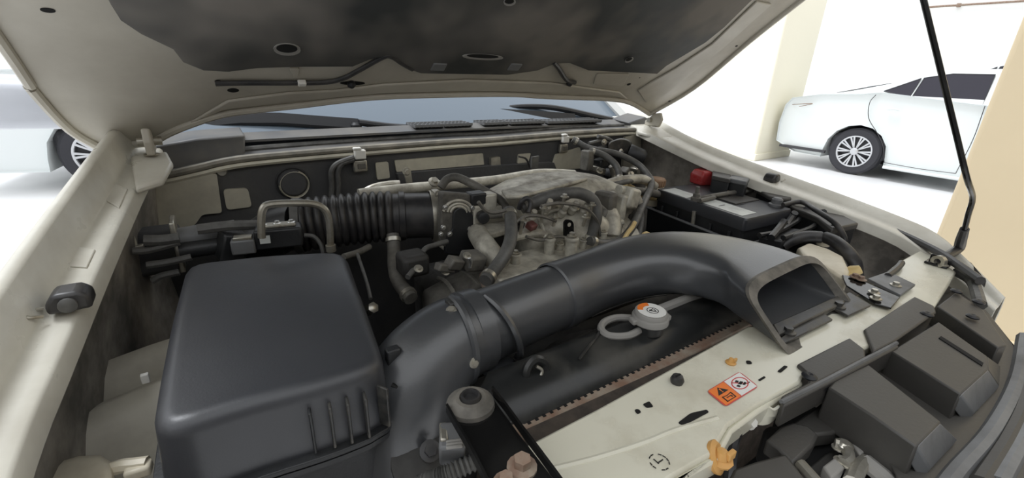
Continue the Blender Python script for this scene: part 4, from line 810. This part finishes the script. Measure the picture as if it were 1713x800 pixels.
pad3([(1568, 512), (1600, 488), (1645, 518), (1685, 578), (1670, 582)], 1.0, drop=.05)
def slope(name, tl, bl_, m, zt, zb):
    a = [Z(*p, zt) for p in tl]; b = [Z(*p, zb) for p in bl_]; return loft(name, [a+list(reversed(b)), [p+V(0, .002, -.02) for p in a+list(reversed(b))]], m, gc, bevel=.002)
slope('pad_end', ((1534, 746), (1573, 707)), ((1556, 784), (1602, 735)), 'plastic_grey', 1.0, .972)  # sky light on this and the next end painted as paler grey
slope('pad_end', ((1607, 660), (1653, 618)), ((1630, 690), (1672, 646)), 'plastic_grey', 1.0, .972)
slope('pad_end', ((1653, 618), (1652, 596)), ((1672, 646), (1674, 612)), 'plastic_cover', 1.0, .972)
prism('pad_groove', zp([(1570, 566), (1574, 563), (1645, 608), (1643, 613)], 1.0005), (0, 0, .0008), 'hole', gc)
tube('cover_bead', [Z(*p, 1.003) for p in ((1307, 673), (1380, 637), (1448, 601), (1470, 590), (1500, 574))], .0028, 'plastic_grey', gc, n=6)
for L, m in ((((1713, 565), (1700, 640), (1660, 720), (1600, 790), (1570, 830)), 'plastic_grey'), (((1725, 620), (1713, 680), (1685, 740), (1640, 810)), 'plastic_cover'), (((1740, 650), (1713, 725), (1690, 770), (1668, 810)), 'plastic_grey')): tube('front_bead', [Z(*p, CZ) for p in L], .009, m, gc, n=8)
strip('front_slope', [[Z(*p, CZ) for p in ((1640, 515), (1690, 570), (1735, 640), (1730, 760), (1690, 860))], [Z(*p, CZ)+V(.02, -.05, -.05) for p in ((1640, 515), (1690, 570), (1735, 640), (1730, 760), (1690, 860))]], 'plastic_cover', gc, thick=(0, 0, -.005))
for px, py in ((1549, 531), (1598, 492), (1625, 535), (1635, 510), (1352, 636)):
    c = Z(px, py, 1.0); lathe('push_rivet', [(0, 0), (.008, 0), (.0085, .002), (.006, .004), (.0035, .0045), (0, .003)], c+V(0, 0, .004), 'wiper_black', gc, n=16)
# recessed well and latch opening
def terrace(L, z, t_=.02): return prism('well_step', zp(L, z), (0, 0, -t_), 'plastic_cover', gc, bevel=.003)
terrace([(1326, 708), (1352, 690), (1392, 660), (1462, 700), (1428, 708), (1394, 724), (1370, 727), (1345, 722)], .955)
terrace([(1281, 736), (1305, 714), (1326, 706), (1352, 712), (1370, 727), (1360, 745), (1327, 776), (1302, 750)], .962)
terrace([(1228, 784), (1262, 772), (1314, 758), (1330, 778), (1350, 804), (1360, 840), (1200, 840)], .968, .03)
strip('well_wall', [[Z(*p, .998) for p in ((1318, 672), (1386, 648), (1430, 672), (1464, 699))], [Z(*p, .955) for p in ((1318, 690), (1384, 664), (1424, 688), (1458, 712))]], 'plastic', gc, thick=(0, 0, -.004))  # darker plastic paints in the shade of the deep well
# hood latch
hl = thing('hood_latch', 'greasy metal hood latch in the opening of the grille cover', 'latch', Z(1400, 770, .9))
prism('latch_plate', zp([(1430, 712), (1462, 738), (1458, 748), (1440, 760), (1400, 800), (1360, 830), (1330, 800), (1380, 760), (1410, 745)], .94), (0, 0, -.006), 'cast_dark', hl, bevel=.002)
for L, z in ((((1424, 740), (1446, 734), (1458, 746), (1440, 762)), .955), (((1376, 780), (1396, 765), (1414, 782), (1392, 800)), .955)): prism('latch_block', zp(L, z), (0, 0, -.02), 'eyelet', hl, bevel=.002)
tube('latch_hook', [Z(*p, .955) for p in ((1396, 742), (1406, 746), (1418, 756), (1420, 768), (1412, 776))], .006, 'zinc', hl, n=8)
lathe('latch_pivot', [(0, 0), (.009, 0), (.009, .006), (.005, .009), (0, .009)], Z(1410, 750, .952), 'zinc', hl, n=14); bolt(Z(1432, 728, .95), 'zinc', hl, r=.005); bolt(Z(1442, 734, .95), 'chrome', hl, r=.003)
for px, py in ((1406, 772), (1418, 779), (1402, 750)): bolt(Z(px, py, .952), 'zinc', hl, r=.004)
tube('latch_lever', [Z(*p, .96) for p in ((1338, 776), (1355, 795), (1370, 812), (1385, 830))], .006, 'zinc', hl, n=8); tube('latch_spring', [Z(*p, .95) for p in ((1425, 808), (1432, 790), (1438, 780), (1450, 772))], .008, 'zinc', hl, n=8)
tube('latch_bar', [Z(*p, .95) for p in ((1446, 772), (1462, 785), (1480, 800), (1500, 820))], .009, 'eyelet', hl, n=8); tube('latch_rod', [Z(1430, 712, .96), Z(1448, 726, .96), Z(1463, 740, .96)], .003, 'zinc', hl, n=6)
box('latch_housing', Z(1400, 790, .90), (.14, .10, .06), 'hole', hl, rot=Euler((0, 0, -.5)).to_matrix(), bevel=.01)
# washer filler neck at the bottom left
wf = thing('washer_filler', 'tan plastic washer filler neck at the bottom left corner', 'filler', Z(140, 800, .92))
loft('body', [[Z(px, py, z) for px, py in rounded_px] for z, rounded_px in ((.93, [(60, 800), (90, 778), (130, 766), (170, 764), (188, 776), (192, 800), (185, 830), (60, 830)]), (.945, [(64, 798), (92, 775), (132, 763), (168, 762), (186, 773), (190, 798), (184, 826), (64, 826)]), (.95, [(74, 800), (98, 780), (132, 770), (165, 768), (180, 778), (184, 798), (180, 820), (74, 820)]))], 'tan_plastic', wf, smooth=50, bevel=.003)
tube('hinge', [Z(186, 785, .94), Z(205, 780, .943), Z(225, 778, .943), Z(247, 775, .943)], .007, 'tan_plastic', wf, n=8); box('clip_end', Z(232, 786, .94), (.022, .016, .012), 'tan_plastic', wf, rot=Euler((0, 0, -.1)).to_matrix(), bevel=.003)
# right front: bolted black bracket plates beside the duct
rb = thing('headlight_bracket', 'black bracket plates with bolts beside the duct mouth', 'bracket', Z(1480, 490, 1.0))
prism('plate', zp([(1408, 462), (1425, 465), (1505, 500), (1490, 518), (1462, 510), (1415, 480)], 1.004), (0, 0, .003), 'black_metal', rb, bevel=.001); prism('plate', zp([(1450, 470), (1485, 458), (1530, 480), (1505, 498)], 1.004), (0, 0, .005), 'plastic_grey', rb, bevel=.001)
for px, py, m in ((1465, 500, 'zinc'), (1462, 490, 'zinc'), (1498, 478, 'zinc'), (1440, 468, 'rust'), (1430, 464, 'rust')): bolt(Z(px, py, 1.009), m, rb, r=.005)
tube('rubber_lip', [Z(*p, 1.008) for p in ((1485, 462), (1500, 450), (1508, 440))], .006, 'rubber', rb, n=8)

# ================================================================== BATTERY
BT = 1.03
bl, bf, brr = Z(1098, 316, BT), Z(1249, 367, BT), Z(1326, 350, BT)
bb = bl+(brr-bf)
ba = thing('battery', 'black car battery with pale labels on its lid', 'battery', (bl+brr)/2-V(0, 0, .19))
lid = [bl, bf, brr, bb]
loft('case', [[p+V(0, 0, z) for p in rounded(inset(lid, f), .008)] for z, f in ((-.19, .96), (-.028, .965))], 'plastic', ba, smooth=40)
loft('lid', [[p+V(0, 0, z) for p in rounded(inset(lid, f), .008)] for z, f in ((-.03, 1.0), (-.004, 1.0), (0, .985))], 'plastic_lid', ba, smooth=30)
def bt(u, v, h=0): return lerp(lerp(bl, bf, u), lerp(bb, brr, u), v)+V(0, 0, h)
def bq(L, h, m, name, t_=.0006): return prism(name, [bt(u, v, h) for u, v in L], (0, 0, t_), m, ba, smooth=0)
bq([(.06, .03), (.06, .30), (.36, .30), (.36, .03)], .0002, 'label_white', 'label'); bq([(.50, .06), (.50, .36), (.93, .36), (.93, .06)], .0002, 'label_white', 'label')
for L in ([(.66, .14), (.67, .14), (.67, .26), (.66, .26)], [(.52, .62), (.54, .62), (.54, .70), (.52, .70)], [(.58, .58), (.70, .58), (.70, .60), (.58, .60)], [(.70, .46), (.72, .46), (.72, .60), (.70, .60)], [(.38, .55), (.40, .55), (.40, .80), (.38, .80)]): bq(L, .0009, 'ink', 'lid_marking', .0003)
bq([(.42, .42), (.42, .95), (.70, .95), (.70, .42)], .0002, 'plastic_cover', 'vent_strip', .003)
for i in range(5): box('case_rib', lerp(bl, bf, .12+i*.19)+V(0, 0, -.09)+(bf-bl).cross(V(0, 0, 1)).normalized()*.002, (.006, .006, .10), 'plastic', ba, bevel=.001)
# negative post and clamp
c = Z(1298, 345, BT); lathe('terminal_clamp', [(0, 0), (.018, 0), (.018, .006), (.013, .008), (.013, .018), (.009, .022), (0, .022)], c, 'zinc' if False else 'plastic_grey', ba, n=16); bolt(c+V(.014, .006, .012), 'rust', ba, axis=(1, 0, 0), r=.005)
# red cover on positive post
c = Z(1177, 306, BT); rcv = loft('terminal_cover', [[c+V(x*s, y*s, z) for x, y in ((-.045, -.02), (-.01, -.035), (.045, -.02), (.05, .02), (.01, .035), (-.04, .025))] for z, s in ((0, .95), (.028, 1.0), (.042, .8))], 'red_plastic', ba, bevel=.004); rcv['label'] = 'red plastic positive terminal cover'
tube('cover_edge', [c+V(-.005, -.03, .042), c+V(.02, -.018, .046), c+V(.045, -.01, .040)], .004, 'red_plastic', ba, n=6)
# hold-down bar
hb = thing('battery_clamp', 'rusty grey hold-down bar across the top of the battery', 'clamp', Z(1165, 336, BT))
a_, b_ = Z(1164, 333, BT+.008), Z(1262, 318, BT+.008)
tube('bar', [a_, lerp(a_, b_, .5)+V(0, 0, .002), b_], .0065, 'alu_dark', hb, n=8); tube('bar', [a_+V(.0, -.012, -.002), lerp(a_, b_, .25)+V(0, -.008, 0)], .006, 'alu_dark', hb, n=8)
for q in (a_, b_): lathe('nut', [(0, -.004), (.013, -.004), (.013, .004), (.009, .006), (.009, .014), (.005, .016), (.005, .032), (0, .032)], q, 'alu_dark', hb, n=10)
tube('rod', [a_+V(-.006, -.006, -.03), a_+V(-.008, -.010, -.07)], .005, 'zinc', hb, n=8)
hose('brown lead from the red battery terminal to the hold-down end', [Z(1205, 316, BT+.008), Z(1225, 322, BT+.008), Z(1245, 316, BT+.012), Z(1258, 312, BT+.02)], .004, 'rust', 'battery_lead', False, 'cable')
# tray
tr = thing('battery_tray', 'black plastic tray holding the battery', 'tray', (bl+brr)/2-V(0, 0, .2))
o4 = inset(lid, 1.10); 
loft('wall', [[p+V(0, 0, z) for p in rounded(inset(lid, f), .012)] for z, f in ((-.20, 1.06), (-.062, 1.12), (-.060, 1.13), (-.060, 1.09), (-.19, 1.04))], 'plastic', tr, smooth=40)
tube('rim', [lerp(o4[0], o4[1], k/6)*1+V(0, 0, -.058) for k in range(7)], .004, 'plastic_grey', tr, n=6, k=2); tube('rim', [lerp(o4[1], o4[2], k/4)+V(0, 0, -.058) for k in range(5)], .004, 'plastic_grey', tr, n=6, k=2)
# relay boxes behind
for (L, lab) in ((((1193, 286), (1222, 292), (1221, 300), (1192, 294)), 'dark relay box next to the red battery terminal'), (((1219, 298), (1228, 290), (1256, 295), (1249, 304)), 'dark blue-grey relay box beside the hold-down nut')):
    P = zp(L, 1.075); t = thing('relay_box', lab, 'relay', P[0]-V(0, 0, .06), 'relay boxes behind the battery')
    prism('body', [p+V(0, 0, -.006) for p in P], (0, 0, -.055), 'plastic', t, bevel=.003); prism('cover', inset(P, 1.06), (0, 0, -.012), 'plastic_grey' if 'blue' in lab else 'plastic_cover', t, bevel=.003)
# fuse box
fz = thing('fuse_box', 'low dark grey fuse box between battery and fender', 'fuse box', Z(1390, 365, .95))
P = zp([(1318, 322), (1360, 334), (1437, 373), (1392, 383), (1368, 364), (1322, 345)], 1.03)
prism('body', [p+V(0, 0, -.01) for p in inset(P, .97)], (0, 0, -.10), 'plastic', fz, bevel=.004); prism('cover', P, (0, 0, -.016), 'plastic_cover', fz, bevel=.004); box('latch', Z(1392, 384, 1.02), (.02, .012, .02), 'plastic', fz, bevel=.002)
P = zp([(1262, 322), (1300, 316), (1330, 322), (1322, 340), (1290, 338)], 1.036); fp = thing('relay_cover', 'flat grey plastic lid behind the negative battery terminal', 'cover', P[0]); prism('lid', rounded(P, .02), (0, 0, .012), 'plastic_cover', fp, bevel=.004); prism('skirt', inset(P, .9), (0, 0, -.08), 'plastic', fp)
tube('pull_tab', [P[1]+V(0, 0, .012), lerp(P[1], P[2], .5)+V(0, 0, .018), P[2]+V(-.01, 0, .012)], .003, 'wiper_black', fp, n=6)
hose('black negative cable arching over the fuse box', [Z(1310, 343, 1.042), Z(1340, 338, 1.048), Z(1365, 352, 1.048), Z(1395, 372, 1.04), Z(1410, 392, 1.02), Z(1415, 412, .99)], .006, 'rubber', 'battery_cable', False, 'cable')
# cable carrier arms in front of the battery
ca = thing('cable_carrier', 'black plastic cable carrier with upright prongs before the battery', 'carrier', Z(1320, 390, .95))
for L in (((1290, 398), (1305, 380), (1312, 370)), ((1315, 378), (1326, 362), (1330, 356)), ((1340, 362), (1345, 352), (1350, 350)), ((1362, 370), (1370, 358), (1378, 355))): tube('prong', [Z(*p, 1.01+.01*i) for i, p in enumerate(L)], .008, 'plastic', ca, n=8)
for L in (((1270, 394), (1300, 388), (1330, 372), (1345, 362), (1375, 356)), ((1310, 398), (1340, 388), (1362, 378), (1372, 362))): tube('arm', [Z(*p, 1.01) for p in L], .006, 'plastic', ca, n=8)
prism('web', zp([(1270, 396), (1310, 380), (1345, 384), (1310, 404)], 1.003), (0, 0, -.03), 'plastic', ca, bevel=.003)
# ================================================================== COOLANT RESERVOIR
cr = thing('coolant_reservoir', 'yellowed plastic coolant reservoir behind the duct mouth', 'reservoir', Z(1385, 450, .9))
P1 = [(1335, 412), (1352, 404), (1385, 414), (1412, 428), (1422, 450), (1418, 470), (1400, 460), (1370, 440), (1345, 428)]
loft('tank', [[p+V(0, 0, z) for p in inset(zp(P1, 1.005), f)] for z, f in ((-.13, .9), (-.02, 1.0), (-.006, 1.0), (0, .9))], 'yellow_plastic' if False else 'tan_plastic', cr, smooth=50, bevel=.004)
lathe('neck', [(0, 0), (.013, 0), (.013, .018), (.010, .022), (0, .022)], Z(1376, 410, .99), 'tan_plastic', cr, n=16)
lathe('drain_nipple', [(0, 0), (.010, 0), (.012, .012), (.008, .025), (0, .025)], Z(1415, 458, .985), 'yellow_plastic', cr, axis=(.2, -.6, .5), n=14)
hose('black hose joining the coolant reservoir from the battery side', [Z(1308, 412, .985), Z(1325, 402, 1.0), Z(1350, 396, 1.01), Z(1374, 397, 1.012)], .013, 'rubber', clamp=False)
hose('thick black hose bending down from the coolant reservoir neck', [Z(1381, 397, 1.014), Z(1398, 405, 1.014), Z(1418, 422, 1.005), Z(1430, 440, .985), Z(1433, 462, .95)], .013, 'rubber', clamp=False)
# dark splash liner in the front corner behind the reservoir
sp = thing('corner_liner', 'dark splash liner in the corner behind the coolant reservoir', 'liner', Z(1470, 420, .8))
loft('liner_panel', [[Z(*p, .95) for p in ((1420, 375), (1462, 372), (1498, 402), (1512, 435))], [Z(*p, .95)+V(-.03, -.0, -.12) for p in ((1420, 375), (1462, 372), (1498, 402), (1512, 435))], [Z(*p, .95)+V(-.04, 0, -.30) for p in ((1420, 375), (1462, 372), (1498, 402), (1512, 435))]], 'mat_dark', sp, closed=False)
tube('liner_edge', [Z(*p, .955) for p in ((1462, 372), (1490, 392), (1505, 415), (1512, 440))], .005, 'paint_dusty', sp, n=6)

# ================================================================== WHITE SEDAN
sc_y = .42
def sedan(label, origin, rz, group=None, sc=1):
    t = thing('sedan', label, 'car', (0, 0, 0), group)
    lower = [(-.98, .30), (-1.0, .55), (-.97, .80), (-.90, .90), (-.55, .97), (-.10, 1.0), (.10, 1.03), (1.0, .96), (1.9, .92), (2.6, .86), (3.15, .72), (3.3, .50), (3.28, .25), (3.0, .17)]
    def arch(cx, r, n=9): return [(cx+math.cos(a)*r, .28+math.sin(a)*r) for a in [PI*k/(n-1) for k in range(n)]]
    bottom = [(2.80, .17)]+arch(2.45, .35)+[(2.1, .16)]+[(.36, .16)]+arch(0, .35)+[(-.36, .17), (-.7, .18)]
    prof = lower+bottom
    def ring(y, f, dz=0): return [V(x, y, .5+(z-.5)*f+dz) for x, z in prof]
    bm = bmesh.new(); a_loft(bm, [ring(-.74, .97), ring(-.78, 1), ring(-.78+1.56, 1), ring(.74, .97)]); finish(bm, 'body', 'car_white', t, smooth=20)
    # greenhouse
    gh = [(-.50, .97), (.15, 1.14), (.45, 1.265), (.75, 1.315), (1.1, 1.325), (1.5, 1.29), (1.85, 1.17), (2.35, .92)]
    def gr(y, k): return [V(x*1+(.08 if i < 2 else -.05 if i > 5 else 0)*k, y, z-k*.0) for i, (x, z) in enumerate(gh)]
    bm = bmesh.new(); a_loft(bm, [[V(x, -.74, .95) if i in (0, 7) else V(x, -.70+.16*(z-.95)/.37*1.0-.02, z) for i, (x, z) in enumerate(gh)], [V(x, .74, .95) if i in (0, 7) else V(x, .70-.16*(z-.95)/.37+.02, z) for i, (x, z) in enumerate(gh)]]); finish(bm, 'cabin', 'car_white', t, smooth=30)
    for sg in (-1, 1):
        def sp_(x, z, o=.008): return V(x, sg*(.72-.16*(z-.95)/.37+o), z)
        for L, nm in (([(.10, 1.045), (.40, 1.205), (.375, .985)], 'quarter_window'), ([(.395, .985), (.425, 1.21), (.66, 1.262), (1.0, 1.265), (1.02, .955)], 'rear_door_window'), ([(1.08, .955), (1.06, 1.262), (1.45, 1.22), (1.75, 1.10), (1.95, .94)], 'front_door_window')):
            prism(nm, [sp_(x, z) for x, z in L], (0, sg*.006, 0), 'glass_car', t)
            bm = bmesh.new(); a_tube(bm, [sp_(x, z, .014) for x, z in L+L[:1]], .006, 6, 1, True, False); finish(bm, 'window_trim', 'rim_dark', t)
        for x0, x1, z0, z1 in ((.22, .34, .84, .865), (1.14, 1.26, .82, .845)): tube('door_handle', [V(x0, sg*.785, z0), V((x0+x1)/2, sg*.80, z0+.012), V(x1, sg*.785, z0+.002)], .012, 'car_white', t, n=8)
        for L in (((.06, 1.0), (.02, .90), (.06, .72), (.20, .55), (.30, .40), (.36, .22)), ((1.05, .95), (1.06, .60), (1.03, .22)), ((.36, .22), (.7, .21), (1.03, .22)), ((2.0, .90), (2.02, .5), (1.95, .22))): tube('door_seam', [V(x, sg*.781, z) for x, z in L], .004, 'rim_dark', t, n=6)
        tube('sill_line', [V(.36, sg*.775, .165), V(1.2, sg*.775, .165), V(2.1, sg*.775, .165)], .02, 'car_white', t, n=8)
        box('bumper_slot', V(-.62, sg*.765, .24), (.6, .04, .035), 'rim_dark', t)
        tube('tail_lamp_line', [V(-.96, sg*.70, .80), V(-.80, sg*.785, .82), V(-.62, sg*.79, .84), V(-.78, sg*.787, .79)], .005, 'rust', t, n=6)
    prism('rear_glass', [V(-.44, -.60, .995), V(.10, -.56, 1.135), V(.10, .56, 1.135), V(-.44, .60, .995)], (-.002, 0, .004), 'glass_car', t); prism('windscreen', [V(1.55, -.56, 1.285), V(2.28, -.64, .965), V(2.28, .64, .965), V(1.55, .56, 1.285)], (.01, 0, .014), 'glass_car', t)
    for cx_ in (0, 2.45):
        for sg in (-1, 1):
            o_ = V(cx_, sg*.66, .295); wh_ = lathe('tyre', [(.195, -.09), (.27, -.095), (.293, -.075), (.295, 0), (.293, .075), (.27, .095), (.195, .09)], o_, 'tyre', t, axis=(0, sg, 0), n=40)
            lathe('rim_barrel', [(0, .0), (.19, .0), (.197, .088), (.19, .09), (.18, .075), (.17, .03), (0, .02)], o_, 'rim_dark', wh_, axis=(0, sg, 0), n=36)
            lathe('rim_edge', [(.180, .082), (.198, .088), (.200, .096), (.184, .094)], o_, 'rim', wh_, axis=(0, sg, 0), n=40)
            for k in range(10):
                a = 2*PI*k/10
                for da in (-.10, .10):
                    c0 = V(math.cos(a)*.035, 0, math.sin(a)*.035); c1 = V(math.cos(a+da)*.187, 0, math.sin(a+da)*.187); tn = V(-math.sin(a), 0, math.cos(a))
                    prism('spoke', [o_+V(0, sg*.08, 0)+c0-tn*.006, o_+V(0, sg*.085, 0)+c1-tn*.010, o_+V(0, sg*.085, 0)+c1+tn*.010, o_+V(0, sg*.08, 0)+c0+tn*.006], (0, sg*.008, 0), 'rim', wh_, smooth=0)
            lathe('hub_cap', [(0, .098), (.03, .096), (.045, .088), (.045, .07), (0, .07)], o_, 'rim', wh_, axis=(0, sg, 0), n=20)
        box('wheel_well', V(cx_, 0, .36), (.64, 1.42, .30), 'rim_dark', t, bevel=.05)
    t.location = origin; t.rotation_euler = (0, 0, rz); t.scale = (sc, sc, sc); return t
sd1 = sedan('white sedan with multi-spoke alloy wheels parked at the right', V(7.12, 2.12, G), -PI/2, 'parked white sedans')
sd2 = copy_tree(sd1); sd2.location = (-1.22, 5.75, G); sd2.rotation_euler = (0, 0, -.15)
for ch in list(sd2.children):
    if ch.name.startswith('bumper_slot'): bpy.data.objects.remove(ch)
tag(sd2, 'white car whose wheel shows behind the left fender of the open car', 'car')

sd3 = copy_tree(sd1); sd3.location = (10.45, 2.2, G); sd3.scale = (1.19, 1.19, 1.19)
tag(sd3, 'taller white car parked behind the white sedan, only its roof showing', 'car')
